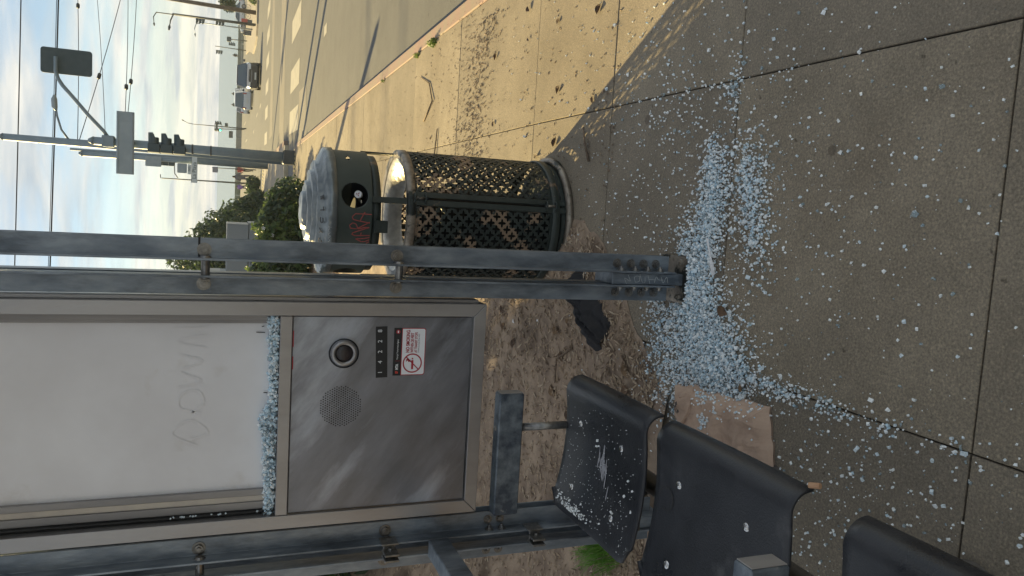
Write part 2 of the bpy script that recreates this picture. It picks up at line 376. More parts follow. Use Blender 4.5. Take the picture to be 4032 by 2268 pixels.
class MB:
    """collects shapes in world coordinates, then links them as one mesh object"""
    def __init__(s):
        s.v, s.f, s.m = [], [], []
        s.mi = 0
    def add(s, vs, fs):
        o = len(s.v)
        s.v.extend([tuple(p) for p in vs])
        for f in fs:
            s.f.append(tuple(i + o for i in f)); s.m.append(s.mi)
        return s
    def box(s, lo, hi, mtx=None):
        x0, y0, z0 = lo; x1, y1, z1 = hi
        vs = [Vector(p) for p in ((x0, y0, z0), (x1, y0, z0), (x1, y1, z0), (x0, y1, z0), (x0, y0, z1), (x1, y0, z1), (x1, y1, z1), (x0, y1, z1))]
        if mtx is not None: vs = [mtx @ p for p in vs]
        return s.add(vs, [(0, 3, 2, 1), (4, 5, 6, 7), (0, 1, 5, 4), (1, 2, 6, 5), (2, 3, 7, 6), (3, 0, 4, 7)])
    def tube(s, pts, rad, n=10, cap=True):
        pts = [Vector(p) for p in pts]
        rr = rad if isinstance(rad, (list, tuple)) else [rad] * len(pts)
        vs, fs = [], []
        ref = None
        for i, p in enumerate(pts):
            d = (pts[min(i + 1, len(pts) - 1)] - pts[max(i - 1, 0)]).normalized()
            if ref is None:
                ref = Vector((0, 0, 1)) if abs(d.z) < 0.9 else Vector((1, 0, 0))
            a = d.cross(ref).normalized(); b = d.cross(a).normalized(); ref = -b if False else ref
            for k in range(n):
                t = 2 * PI * k / n
                vs.append(p + (a * math.cos(t) + b * math.sin(t)) * rr[i])
        for i in range(len(pts) - 1):
            for k in range(n):
                k2 = (k + 1) % n
                fs.append((i * n + k, i * n + k2, (i + 1) * n + k2, (i + 1) * n + k))
        if cap:
            fs.append(tuple(range(n - 1, -1, -1)))
            fs.append(tuple((len(pts) - 1) * n + k for k in range(n)))
        return s.add(vs, fs)
    def lathe(s, prof, c=(0, 0), n=32, a0=0.0, a1=2 * PI):
        full = abs(a1 - a0 - 2 * PI) < 1e-6
        cols = n if full else n + 1
        vs, fs = [], []
        for k in range(cols):
            t = a0 + (a1 - a0) * k / n
            for r, z in prof:
                vs.append((c[0] + r * math.sin(t), c[1] - r * math.cos(t), z))
        P = len(prof)
        for k in range(n):
            k2 = (k + 1) % cols
            for j in range(P - 1):
                fs.append((k * P + j, k2 * P + j, k2 * P + j + 1, k * P + j + 1))
        return s.add(vs, fs)
    def prism(s, poly, origin, ax, ay, depth, az=None):
        """polygon in the (ax, ay) plane at origin, extruded by depth along az (or ax x ay)"""
        o = Vector(origin); ax = Vector(ax); ay = Vector(ay)
        nz = Vector(az) if az is not None else ax.cross(ay).normalized()
        a = [o + ax * x + ay * y for x, y in poly]
        b = [p + nz * depth for p in a]
        n = len(poly)
        fs = [tuple(range(n - 1, -1, -1)), tuple(range(n, 2 * n))]
        fs += [(i, (i + 1) % n, n + (i + 1) % n, n + i) for i in range(n)]
        return s.add(a + b, fs)
    def build(s, name, mats, parent=None, smooth=False, bevel=0.0, solid=0.0, auto=False, loc=None):
        off = root_off(parent) if parent is not None else (Vector(loc) if loc is not None else Vector((0, 0, 0)))
        me = bpy.data.meshes.new(name)
        me.from_pydata([(x - off.x, y - off.y, z - off.z) for x, y, z in s.v], [], s.f)
        if any(s.m):
            me.polygons.foreach_set('material_index', s.m)
        me.update()
        ml = mats if isinstance(mats, (list, tuple)) else [mats]
        for mt in ml: me.materials.append(mt)
        if smooth:
            me.polygons.foreach_set('use_smooth', [True] * len(me.polygons))
        o = bpy.data.objects.new(name, me)
        col.objects.link(o)
        if parent is not None: o.parent = parent
        elif loc is not None: o.location = loc
        if solid:
            md = o.modifiers.new('thickness', 'SOLIDIFY'); md.thickness = solid; md.offset = 0
        if bevel:
            md = o.modifiers.new('edges', 'BEVEL'); md.width = bevel; md.segments = 1; md.limit_method = 'ANGLE'; md.angle_limit = R(50)
        return o
def text_mesh(txt, size, extr=0.0, align='CENTER', bold=0.0):
    cu = bpy.data.curves.new('lettering', 'FONT')
    cu.body = txt; cu.size = size; cu.extrude = extr; cu.align_x = align; cu.align_y = 'CENTER'
    cu.offset = bold; cu.resolution_u = 3
    o = bpy.data.objects.new('lettering', cu)
    col.objects.link(o)
    dg = bpy.context.evaluated_depsgraph_get()
    me = bpy.data.meshes.new_from_object(o.evaluated_get(dg))
    bpy.data.objects.remove(o); bpy.data.curves.remove(cu)
    return me
def text(name, txt, size, mt, org, ax, ay, parent, extr=0.0004, align='CENTER', bold=0.0, xs=1.0):
    me = text_mesh(txt, size, extr, align, bold)
    ax = Vector(ax).normalized() * xs; ay = Vector(ay).normalized(); az = ax.cross(ay).normalized()
    off = root_off(parent)
    M4 = Matrix(((ax.x, ay.x, az.x, org[0] - off.x), (ax.y, ay.y, az.y, org[1] - off.y), (ax.z, ay.z, az.z, org[2] - off.z), (0, 0, 0, 1)))
    me.transform(M4)
    me.materials.clear()
    return link(name, me, mt, parent)
def nz(x, y, z=0.0):
    return mnoise.noise(Vector((x, y, z)))

# ------------------------------------------------------------------ the lie of the land
SLOPE = 0.0215
def zg(Y):
    return 0.0 if Y < 4 else -SLOPE * (min(Y, 100) - 4)
def bank(X, Y):
    b = max(0.0, min(1.5, (-1.55 - X) * 0.5))
    return b * (1 if Y > 3.5 else max(0.0, (Y - 0.5) / 3.0))
def sheet(name, xs, ys, zf, mt, kind='structure'):
    vs, fs = [], []
    nx = len(xs)
    for y in ys:
        for x in xs:
            vs.append((x, y, zf(x, y)))
    for j in range(len(ys) - 1):
        for i in range(nx - 1):
            a = j * nx + i
            fs.append((a, a + 1, a + nx + 1, a + nx))
    me = bpy.data.meshes.new(name)
    me.from_pydata(vs, [], fs); me.update()
    o = link(name, me, mt, smooth=True)
    if kind: o['kind'] = kind
    return o
def lin(a, b, n): return [a + (b - a) * i / n for i in range(n + 1)]
# the big sheet under everything, down to the beach
sheet('ground', lin(-260, -20, 8) + lin(-18, 4, 22) + lin(8, 300, 10), lin(-300, 0, 6)[:-1] + lin(0, 100, 40) + lin(105, 152, 4),
      lambda x, y: zg(y) - 0.30 + bank(x, y) * (1.0 if y > 4 else 0.6) - (0.12 if x > -1.6 else 0), M_land)
sheet('beach', lin(-900, 900, 4), [151, 190, 230], lambda x, y: -2.6 - (y - 151) * 0.05, M_sand)
sheet('sea', [-9000, 9000], [200, 9000], lambda x, y: -5.6, M_water)

# ---- road, side street and their markings
road_x = [1.46, 2, 4, 8, 14, 20, 40, 120]
sheet('road', road_x, [-120, -20, 0, 4] + lin(8, 100, 23) + [120, 138], lambda x, y: zg(y) - 0.125, M_asph)
sheet('side_street', [-30, -8, -4, -2, 0, 1.455], [22.75, 24, 26.9], lambda x, y: zg(y) - 0.129 + max(0, -3 - x) * 0.05, M_asph)
sheet('cross_street', [-160, -20, -8, -2, 1.455], [48.3, 60, 80, 100, 120, 138], lambda x, y: zg(y) - 0.129, M_asph)
def patch(name, quads, mt, dz, parent=None, label=None, cat=None):
    b = MB()
    for q in quads:
        n = len(q)
        b.add([(x, y, zg(y) - 0.125 + dz) for x, y in q], [tuple(range(n))])
    return b.build(name, mt, parent)
cw = empty('crosswalk', (4.5, 24.5, zg(24.5) - 0.12)); cw['kind'] = 'structure'
for x in (1.95, 3.25, 4.85, 6.4, 8.0, 9.6, 11.2):
    patch('crosswalk_bar', [[(x, 23.0), (x + 0.72, 23.0), (x + 0.85, 26.7), (x + 0.13, 26.7)]], M_paint, 0.005, cw)
cw2 = empty('far_crosswalk', (8, 48, zg(48) - 0.12)); cw2['kind'] = 'structure'
for x in lin(3.0, 21, 12):
    patch('crosswalk_bar', [[(x, 46.5), (x + 0.7, 46.5), (x + 0.85, 50.6), (x + 0.15, 50.6)]], M_paint, 0.005, cw2)
lm = empty('lane_marking', (6, 90, zg(90) - 0.12)); lm['kind'] = 'structure'
for x, y, l in ((6.6, 60, 3), (6.9, 70, 3), (6.4, 82, 4), (4.6, 95, 5), (4.9, 112, 6), (7.5, 112, 6), (10.5, 100, 6), (10.5, 120, 6), (13.5, 84, 22), (3.3, 16.0, 0.5)):
    patch('lane_line', [[(x, y), (x + 0.2, y), (x + 0.2, y + l), (x, y + l)]], M_paint, 0.005, lm)
patch('road_patch', [[(1.6, 22.8), (3.0, 22.9), (2.9, 20.5), (1.6, 20.2)], [(1.6, 30), (9, 31), (9, 34), (1.6, 33.2)], [(3, 40), (15, 41), (15, 43.5), (3, 43)]],
      mat('asphalt_patch', (0.16, 0.15, 0.135), (0.20, 0.185, 0.165), 1.2, 0.85, bump=0.7, bscale=150, obj_coords=False), 0.003)['kind'] = 'structure'

# ---- sidewalk: every slab a piece of its own, on a dark joint bed
sw = sheet('sidewalk', [-1.75, -0.485, 0.47, 1.36], [-6, 0, 4, 8, 12, 16, 20, 22.4], lambda x, y: zg(y) - 0.009, M_joint)
ys = [-2.6, -1.65, -0.7, 0.26, 1.20, 2.16, 3.04, 3.93, 5.5, 7.0, 8.5, 10.0, 11.4, 12.8, 14.2, 15.6, 17.0, 18.4, 19.8, 21.2, 22.4]
xs = [-0.485, 0.475, 1.355]
def slab(x0, x1, y0, y1, g=0.0022):
    b = MB()
    a, c, d, e = x0 + g, x1 - g, y0 + g, y1 - g
    t = 0.0025
    def p(x, y, dz): return (x, y, zg(y) + dz)
    vs = [p(a, d, -t), p(c, d, -t), p(c, e, -t), p(a, e, -t), p(a + t, d + t, 0), p(c - t, d + t, 0), p(c - t, e - t, 0), p(a + t, e - t, 0), p(a, d, -0.03), p(c, d, -0.03), p(c, e, -0.03), p(a, e, -0.03)]
    fs = [(4, 5, 6, 7)] + [(i, (i + 1) % 4, 4 + (i + 1) % 4, 4 + i) for i in range(4)] + [(8 + i, 8 + (i + 1) % 4, (i + 1) % 4, i) for i in range(4)]
    b.add(vs, fs)
    # settle each slab a hair differently
    o = b.build('slab', M_slab, sw)
    o.location.z += rnd.uniform(-0.0012, 0.0012)
    return o
for j in range(len(ys) - 1):
    for i in range(2):
        slab(xs[i], xs[i + 1], ys[j], ys[j + 1])
for y0, y1 in ((-2.6, -0.7), (-0.7, 1.20), (1.20, 2.62)):
    slab(-1.75, -0.485, y0, y1)
cb = empty('curb', (1.41, 10, zg(10))); cb['kind'] = 'structure'
yy = lin(-4, 21.4, 14)
for k in range(len(yy) - 1):
    b = MB()
    y0, y1 = yy[k] + 0.003, yy[k + 1] - 0.003
    prof = [(1.358, -0.20), (1.358, -0.001), (1.366, 0.006), (1.462, 0.002), (1.474, -0.010), (1.484, -0.20)]
    n = len(prof)
    vs = [(x, y0, zg(y0) + z) for x, z in prof] + [(x, y1, zg(y1) + z) for x, z in prof]
    b.add(vs, [tuple(range(n - 1, -1, -1)), tuple(range(n, 2 * n))] + [(i, i + 1, n + i + 1, n + i) for i in range(n - 1)])
    b.build('curb_stone', M_curb, cb)
def curb_arc(cx, cyy, r, a0, a1, n, mt):
    for k in range(n):
        t0, t1 = a0 + (a1 - a0) * k / n, a0 + (a1 - a0) * (k + 1) / n
        b = MB(); vs = []
        for t in (t0, t1):
            for dr, dz in ((-0.13, -0.3), (-0.13, 0.004), (0, 0.004), (0.015, -0.3)):
                x, y = cx + (r + dr) * math.cos(t), cyy + (r + dr) * math.sin(t)
                vs.append((x, y, zg(y) + dz))
        b.add(vs, [(0, 1, 5, 4), (1, 2, 6, 5), (2, 3, 7, 6), (3, 2, 1, 0), (4, 5, 6, 7)])
        b.build('curb_stone', mt, cb)
curb_arc(0.28, 21.4, 1.2, 0, R(80), 4, M_curb)
# corner landing, ramp with tactile strip
sheet('corner_landing', [-1.6, -0.4, 0.4, 0.9], [22.4, 22.62], lambda x, y: zg(y) - 0.05, M_slab_far)
tp = empty('tactile_paving', (0.7, 22.4, zg(22.4))); tp['kind'] = 'structure'
for k in range(12):
    MB().box((-0.05 + k * 0.11, 21.75, zg(22) + 0.0), (-0.05 + k * 0.11 + 0.055, 22.3, zg(22) + 0.02)).build('tactile_bar', M_yellow, tp)
# second block of sidewalk beyond the side street
sw2 = sheet('far_sidewalk', [-6, -1.2, 0.4, 1.75], lin(27, 48, 7), lambda x, y: zg(y) + 0.0, M_slab_far)
yy = lin(27.4, 47.5, 8)
for k in range(len(yy) - 1):
    b = MB(); y0, y1 = yy[k], yy[k + 1] - 0.01
    vs = []
    for y in (y0, y1):
        for x, z in ((1.75, -0.3), (1.75, 0.006), (1.92, 0.004), (1.94, -0.3)):
            vs.append((x, y, zg(y) + z))
    b.add(vs, [(0, 1, 5, 4), (1, 2, 6, 5), (2, 3, 7, 6), (3, 2, 1, 0), (4, 5, 6, 7)])
    b.build('curb_stone', M_curb if k < 4 else M_curbgrey, cb)
for k in range(5):
    MB().box((-6 + k * 1.55, 26.86, zg(27) - 0.35), (-6 + (k + 1) * 1.55 - .01, 27.0, zg(27) + 0.006)).build('curb_stone', M_curbgrey, cb)
tp2 = empty('far_tactile_paving', (0.8, 47.5, zg(47.5))); tp2['kind'] = 'structure'
for k in range(9):
    MB().box((0.2 + k * 0.2, 47.0, zg(47) - 0.01), (0.3 + k * 0.2, 47.9, zg(47) + 0.02)).build('tactile_bar', M_yellow, tp2)
# sidewalk corner across the road, far right
def left_edge(y):
    p = [(74, 15.2), (76, 14.5), (80, 14.4), (92, 15.6), (112, 19.3), (122, 20.5)]
    for (a, xa), (b2, xb) in zip(p, p[1:]):
        if a <= y <= b2: return xa + (xb - xa) * (y - a) / (b2 - a)
    return 20.5
vs, fs = [], []
rows_ = [74, 75, 76, 78, 80, 84, 88, 92, 96, 100, 104, 108, 112, 117, 122]
for y in rows_:
    for x, dz in ((left_edge(y), -0.3), (left_edge(y), 0.03), (left_edge(y) + 0.25, 0.035), (30, 0.035), (80, 0.035)):
        vs.append((x, y, zg(y) + dz))
for j_ in range(len(rows_) - 1):
    for i_ in range(4):
        a = j_ * 5 + i_; fs.append((a, a + 1, a + 6, a + 5))
fs += [(0, 5 * 0 + 1, 2), (0, 2, 3)]
sw3 = MB().add(vs, fs)
sw3.build('opposite_sidewalk', M_slab_far)['kind'] = 'structure'

# ---- mulch bed behind the shelter, rising to a bank on the left
def bed_edge(y):
    pts = [(2.40, -0.62), (2.62, -0.5), (2.85, -0.22), (3.3, -0.02), (4.2, 0.02), (8, 0.06), (14, 0.16), (18, 0.1), (22, -0.3)]
    for (a, xa), (b2, xb) in zip(pts, pts[1:]):
        if a <= y <= b2:
            return xa + (xb - xa) * (y - a) / (b2 - a) + nz(y * 3.1, 5.5) * 0.10 + nz(y * 14, 1.5) * 0.03
    return -0.6
def mulch_z(x, y):
    near = max(0.0, min(1.0, (bed_edge(y) - x) / 0.25))
    r = 0.012 + 0.022 * nz(x * 2.2, y * 2.2) + 0.014 * nz(x * 9, y * 9) + 0.007 * nz(x * 30, y * 30)
    return zg(y) + bank(x, y) + 0.002 + near * max(0.004, r + 0.012) + 0.05 * near * max(0, nz(x * 0.8, y * 0.5))
vs, fs = [], []
rows = lin(2.42, 8, 150) + lin(8.1, 22.5, 90)
NXB = 110
for y in rows:
    e = bed_edge(y)
    for i in range(NXB + 1):
        t = i / NXB
        x = e - (t ** 2.2) * 14.0
        vs.append((x, y, mulch_z(x, y) if i else zg(y) + 0.001))
for j in range(len(rows) - 1):
    for i in range(NXB):
        a = j * (NXB + 1) + i
        fs.append((a + 1, a, a + NXB + 1, a + NXB + 2))
me = bpy.data.meshes.new('mulch_bed'); me.from_pydata(vs, [], fs); me.update()
link('mulch_bed', me, M_soil, smooth=True)['kind'] = 'structure'
# strip of bare soil between the shelter pad and the bank
sheet('soil_strip', [-9, -4, -2.4, -1.76], [-4, 0, 1, 1.8, 2.43], lambda x, y: bank(x, y) + 0.01, M_soil)

def sliver(b, x, y, z, l, w, t, yaw, pitch):
    c, s_ = math.cos(yaw), math.sin(yaw); cp, sp = math.cos(pitch), math.sin(pitch)
    ax = Vector((c * cp, s_ * cp, sp)); ay = Vector((-s_, c, 0)); az = ax.cross(ay)
    o = Vector((x, y, z))
    vs = [o - ax * l - ay * w * 0.5, o + ay * w, o + ax * l, o - ay * w, o + az * t * 2]
    b.add(vs, [(0, 3, 4), (3, 2, 4), (2, 1, 4), (1, 0, 4), (0, 1, 2, 3)])
chips = MB()
for k in range(24000):
    y = 2.5 + 5.2 * rnd.random() ** 1.9
    x = bed_edge(y) - 0.02 - 4.0 * rnd.random() ** 1.25
    chips.mi = rnd.choice((0, 0, 1, 1, 2, 3))
    l = rnd.uniform(0.006, 0.028)
    sliver(chips, x, y, mulch_z(x, y) + 0.004, l, l * rnd.uniform(0.10, 0.26), rnd.uniform(0.001, 0.004), rnd.uniform(0, 2 * PI), rnd.uniform(-0.35, 0.5))
o = chips.build('bark_mulch', M_chip)
tag(o, 'loose brown bark chips covering the mulch bed', 'bark mulch', kind='stuff')
grit = MB()
for k in range(1700):
    y = 3.0 + 11 * rnd.random() ** 1.6
    u = rnd.random()
    band = math.exp(-((y - 5.2) / 0.9) ** 2)
    x = rnd.uniform(-0.1, 1.4) if rnd.random() > 0.3 else 0.1 + 0.5 * u
    if band < rnd.random() * 0.8 and rnd.random() < 0.45: y = rnd.gauss(5.3, 0.22)
    grit.mi = rnd.choice((0, 2, 2))
    l = rnd.uniform(0.003, 0.011)
    sliver(grit, x, y, zg(y) + 0.003, l, l * rnd.uniform(0.3, 0.7), 0.002, rnd.uniform(0, 2 * PI), rnd.uniform(0, 0.3))
for k in range(800):
    x = rnd.uniform(0.05, 1.25); y = 4.95 + 0.12 * math.sin(x * 3) + rnd.gauss(0, 0.15)
    grit.mi = rnd.choice((0, 2, 2, 2)); l = rnd.uniform(0.004, 0.018)
    sliver(grit, x, y, zg(y) + 0.003, l, l * rnd.uniform(0.2, 0.5), 0.002, rnd.uniform(0, 2 * PI), rnd.uniform(0, 0.4))
tag(grit.build('sidewalk_debris', M_chip), 'crumbs of bark and dirt strewn over the sunlit sidewalk', 'debris', kind='stuff')

# ------------------------------------------------------------------ bus shelter
YP = 2.445                                   # centre line of the end wall
shelter = empty('bus_shelter', (-0.67, YP, 0), 'grey galvanised steel bus shelter with a smashed display panel', 'bus shelter')
def hexbolt(b, p, axis, r=0.011, h=0.010):
    p = Vector(p); a = Vector(axis).normalized()
    b.tube([p, p + a * 0.003], r * 1.55, 14)
    b.tube([p + a * 0.003, p + a * h], r, 8)
    b.tube([p + a * h, p + a * (h + 0.006)], r * 0.55, 6)
def cross_post(cx, cyy, z0, z1, name='post'):
    """four steel angles set back to back with a gap: a cross in plan"""
    g, l, t = 0.0215, 0.060, 0.006
    p = empty(name, (cx - shelter.location.x, cyy - shelter.location.y, 0)); p.parent = shelter
    for sx in (1, -1):
        for sy in (1, -1):
            b = MB()
            poly = [(g, g), (g + l, g), (g + l, g + t), (g + t, g + t), (g + t, g + l), (g, g + l)]
            if sx * sy < 0: poly = poly[::-1]
            q = [(cx + sx * x, cyy + sy * y) for x, y in poly]
            n = len(q)
            vs = [(x, y, z0 + 0.05) for x, y in q] + [(x, y, z1) for x, y in q]
            b.add(vs, [tuple(range(n - 1, -1, -1)), tuple(range(n, 2 * n))] + [(i, (i + 1) % n, n + (i + 1) % n, n + i) for i in range(n)])
            b.build('steel_angle', M_galv, p, bevel=0.0012)
    b = MB().box((cx - g + 0.001, cyy - g - 0.045, z0 + 0.0), (cx + g - 0.001, cyy + g + 0.045, z0 + 0.30))
    b.build('base_plate', M_galv, p, bevel=0.002)
    b = MB().box((cx - 0.085, cyy - 0.085, z0 - 0.005), (cx + 0.085, cyy + 0.085, z0 + 0.012))
    for sx in (-1, 1):
        for sy in (-1, 1):
            hexbolt(b, (cx + sx * 0.064, cyy + sy * 0.064, z0 + 0.012), (0, 0, 1), 0.012, 0.018)
    b.build('foot_plate', M_worn, p)
    return p
post_r = cross_post(-0.213, YP, 0, 2.5)
post_l = cross_post(-1.122, YP, 0, 2.5)
def bolt(p, axis, r, parent):
    b = MB(); hexbolt(b, p, axis, r); b.build('bolt', M_bolt, parent)
for z in (0.265, 0.209, 0.157, 0.106):
    for sx in (-1, 1):
        bolt((-0.213 + sx * 0.052, YP - 0.0215 - 0.006, z), (0, -1, 0), 0.0105, post_r)
        bolt((-0.213 + sx * (0.0215 + 0.006), YP - 0.055, z - 0.004), (sx, 0, 0), 0.0105, post_r)
for z in (0.70, 0.655):
    for sx in (-1, 1):
        bolt((-1.122 + sx * (0.0215 + 0.006), YP - 0.050, z), (sx, 0, 0), 0.010, post_l)
        bolt((-1.122 + sx * 0.055, YP - 0.0275, z), (0, -1, 0), 0.010, post_l)
for z in (1.055, 1.625):                       # round stand-offs joining the angles
    for cx, p in ((-0.213, post_r), (-1.122, post_l)):
        b = MB().tube([(cx - 0.0215, YP - 0.05, z), (cx + 0.0215, YP - 0.05, z)], 0.0125, 14)
        for sx in (-1, 1):
            b.tube([(cx + sx * 0.0275, YP - 0.05, z), (cx + sx * 0.034, YP - 0.05, z)], [0.017, 0.012], 14)
            hexbolt(b, (cx + sx * 0.050, YP - 0.0275, z + 0.004), (0, -1, 0), 0.013, 0.010)
        b.build('spacer', M_bolt, p, smooth=False)
b = MB().box((-0.1925, YP - 0.0285, 1.640), (-0.128, YP - 0.026, 1.646)); b.build('joint_line', M_gasket, post_r)
# scratched tag on the base plate and dark scribbles on the left angle
def strokes(name, lines, mt, parent, w):
    for ln in lines:
        o = MB().tube(ln, w, 5).build(name, mt, parent)
    return o
ZB = YP - 0.0215 - 0.046
def ribbons(name, lines, mt, parent, w):
    for ln in lines:
        b = MB(); vs = []
        for i, p in enumerate(ln):
            a, c = ln[max(0, i - 1)], ln[min(len(ln) - 1, i + 1)]
            dx, dz = c[0] - a[0], c[2] - a[2]; l = math.hypot(dx, dz) or 1
            q = w * (0.7 + 0.5 * abs(nz(i * 0.3, p[0] * 9)))
            vs += [(p[0] - dz / l * q, p[1], p[2] + dx / l * q), (p[0] + dz / l * q, p[1], p[2] - dx / l * q)]
        b.add(vs, [(2 * i, 2 * i + 1, 2 * i + 3, 2 * i + 2) for i in range(len(ln) - 1)])
        b.build(name, mt, parent)
def smooth_line(p, n=6):
    out = []
    for i in range(len(p) - 1):
        p0, p1, p2, p3 = p[max(0, i - 1)], p[i], p[i + 1], p[min(len(p) - 1, i + 2)]
        for k in range(n):
            t = k / n
            out.append(tuple(0.5 * ((2 * p1[j]) + (-p0[j] + p2[j]) * t + (2 * p0[j] - 5 * p1[j] + 4 * p2[j] - p3[j]) * t * t + (-p0[j] + 3 * p1[j] - 3 * p2[j] + p3[j]) * t ** 3) for j in range(len(p1))))
    out.append(tuple(p[-1])); return out
def pl(seq, x0, z0, sx, sz, y): return smooth_line([(x0 + a * sx, y, z0 + c * sz) for a, c in seq])
strokes('scratched_tag_stroke', [pl(s, -0.232, 0.262, 0.0036, -0.0165, ZB) for s in (
    [(0, 1.2), (6, .6), (3, 2), (9, 1.4)], [(2, 3.3), (7, 3.0), (8, 4.1), (3, 4.2), (2, 3.3)], [(10, 4.3), (3, 4.9), (2, 5.6), (7, 5.6)], [(9, 6.3), (1, 6.9)], [(5, 6.6), (5, 8.2)], [(2, 8.0), (8, 8.4), (5, 9.0), (5, 10.2)], [(8, 9.6), (2, 10.2), (8, 11), (2, 11.4)])], M_chalk, post_r, 0.0007)
strokes('marker_scribble_stroke', [pl(s, -0.29, 0.0, 0.0075, 1, YP - 0.0225) for s in (
    [(1, 1.00), (5, .985), (1, .97)], [(1, .95), (5, .93), (2, .91), (5, .90)], [(1, .88), (5, .875), (3, .86)], [(1, 1.40), (5, 1.36), (1, 1.33)], [(1, 1.30), (5, 1.27)], [(5, 1.22), (1, 1.19), (5, 1.16), (1, 1.13)])], M_gasket, post_r, 0.0011)

# ---- information panel between the posts
FX0, FX1, FZ0 = -1.022, -0.311, 0.757
YF, YB = 2.385, 2.475
ip = empty('information_panel', (-0.667 - shelter.location.x, YP - shelter.location.y, 0.757)); ip.parent = shelter
W = 0.042
def frame_bar(lo, hi, nm='frame_bar', mt=M_inox): return MB().box(lo, hi).build(nm, mt, ip, bevel=0.002)
def mitre(poly, nm='frame_bar'):
    MB().prism(poly, (0, YF, 0), (1, 0, 0), (0, 0, 1), YB - YF, (0, 1, 0)).build(nm, M_inox, ip, bevel=0.0015)
e = 0.0006
mitre([(FX0, FZ0 + e), (FX0 + W, FZ0 + W + e), (FX0 + W, 2.42), (FX0, 2.42)])
mitre([(FX1, FZ0 + e), (FX1, 2.42), (FX1 - W, 2.42), (FX1 - W, FZ0 + W + e)])
mitre([(FX0 + e, FZ0), (FX1 - e, FZ0), (FX1 - W - e, FZ0 + W), (FX0 + W + e, FZ0 + W)])
frame_bar((FX0 + W + .001, YF + 0.002, 1.376), (FX1 - W - .001, YB - .01, 1.412))
frame_bar((FX0 + W + .001, YF + 0.002, 2.38), (FX1 - W - .001, YB - .01, 2.42))
ix0, ix1 = FX0 + W, FX1 - W
# back edge trim seen beside the post
MB().box((FX1 + .001, YF + 0.03, FZ0 + 0.02), (FX1 + 0.010, YB - 0.005, 2.42)).build('side_trim', M_inox, ip)
# sheet steel lower door with its speaker grille and button
def perforated():
    b = MB()
    yb = YF + 0.012
    nx, ny = 2, 2
    b.box((ix0 + .003, yb, FZ0 + W + .003), (ix1 - .003, yb + 0.02, 1.374))
    return b
door = perforated().build('steel_door', M_sheet, ip, bevel=0.0015)
gr = MB()
gc = (-0.641, 1.222)
for i in range(-16, 17):
    for j in range(-16, 17):
        x, z = gc[0] + (i + (j % 2) * 0.5) * 0.0078, gc[1] + j * 0.0068
        if (x - gc[0]) ** 2 + (z - gc[1]) ** 2 < 0.0665 ** 2:
            gr.add([(x + 0.0022 * math.cos(t * PI / 3), YF + 0.0112, z + 0.0022 * math.sin(t * PI / 3)) for t in range(6)], [(0, 1, 2, 3, 4, 5)])
g_o = gr.build('speaker_holes', M_dark, door)
btn = MB()
bc = Vector((-0.472, YF + 0.012, 1.218))
def ring(b, c, prof, n=40):
    vs, fs = [], []
    for k in range(n):
        t = 2 * PI * k / n
        for r, d in prof: vs.append((c.x + r * math.cos(t), c.y - d, c.z + r * math.sin(t)))
    P = len(prof)
    for k in range(n):
        for j in range(P - 1):
            fs.append((k * P + j, ((k + 1) % n) * P + j, ((k + 1) % n) * P + j + 1, k * P + j + 1))
    b.add(vs, fs)
ring(btn, bc, [(0.047, 0.0), (0.046, 0.008), (0.042, 0.012)])
btn.build('button_bezel', M_gasket, door, smooth=True)
b = MB(); ring(b, bc + Vector((0.003, 0, 0.002)), [(0.042, 0.0), (0.041, 0.020), (0.037, 0.026), (0.029, 0.026), (0.027, 0.020)])
b.build('button_collar', M_inox, door, smooth=True)
b = MB(); ring(b, bc + Vector((0.003, 0, 0.002)), [(0.0275, 0.0), (0.027, 0.017), (0.024, 0.021), (0.010, 0.0225), (0.0001, 0.023)])
b.build('push_button', mat('brown_button', (0.020, 0.014, 0.016), (0.035, 0.028, 0.030), 40, 0.35), door, smooth=True)
# stop number strip 1 4 2 2 8 (slightly tilted)
ysk = YF + 0.0105
sk = MB()
def tilt(x, z, cx=-0.470, cz=1.100, a=R(2.2)):
    return cx + (x - cx) * math.cos(a) - (z - cz) * math.sin(a), cz + (x - cx) * math.sin(a) + (z - cz) * math.cos(a)
b = MB()
q = [tilt(*p) for p in ((-0.552, 1.081), (-0.387, 1.081), (-0.387, 1.118), (-0.552, 1.118))]
b.prism(q, (0, ysk, 0), (1, 0, 0), (0, 0, 1), 0.0012, (0, 1, 0))
strip = b.build('number_strip', M_black, ip)
for k, ch in enumerate('14228'):
    x, z = tilt(-0.535 + k * 0.0335, 1.104)
    text('digit', ch, 0.019, M_wht, (x, ysk - 0.0004, z), (math.cos(R(2.2)), 0, math.sin(R(2.2))), (-math.sin(R(2.2)), 0, math.cos(R(2.2))), strip)
# no smoking sticker
SX0, SX1, SZ0, SZ1 = -0.546, -0.392, 0.957, 1.061
def rrect(x0, x1, z0, z1, r, n=5, square_top=False):
    pts = []
    for cx, cz, a in ((x1 - r, z0 + r, -PI / 2), (x1 - r, z1 - r, 0), (x0 + r, z1 - r, PI / 2), (x0 + r, z0 + r, PI)):
        if square_top and cz > (z0 + z1) / 2:
            pts.append((x1, z1) if cx > (x0 + x1) / 2 else (x0, z1)); continue
        for k in range(n + 1):
            t = a + PI / 2 * k / n
            pts.append((cx + r * math.cos(t), cz + r * math.sin(t)))
    return pts
b = MB().prism(rrect(SX0, SX1, SZ0, SZ1, 0.008, square_top=True), (0, ysk, 0), (1, 0, 0), (0, 0, 1), 0.0012, (0, 1, 0))
stk = b.build('notice_sticker', M_red, ip)
MB().prism(rrect(SX0 + .0025, SX1 - .0025, SZ0 + .0025, SZ1 - 0.0275, 0.006, square_top=True), (0, ysk - .0005, 0), (1, 0, 0), (0, 0, 1), 0.0004, (0, 1, 0)).build('white_field', M_wht, stk)
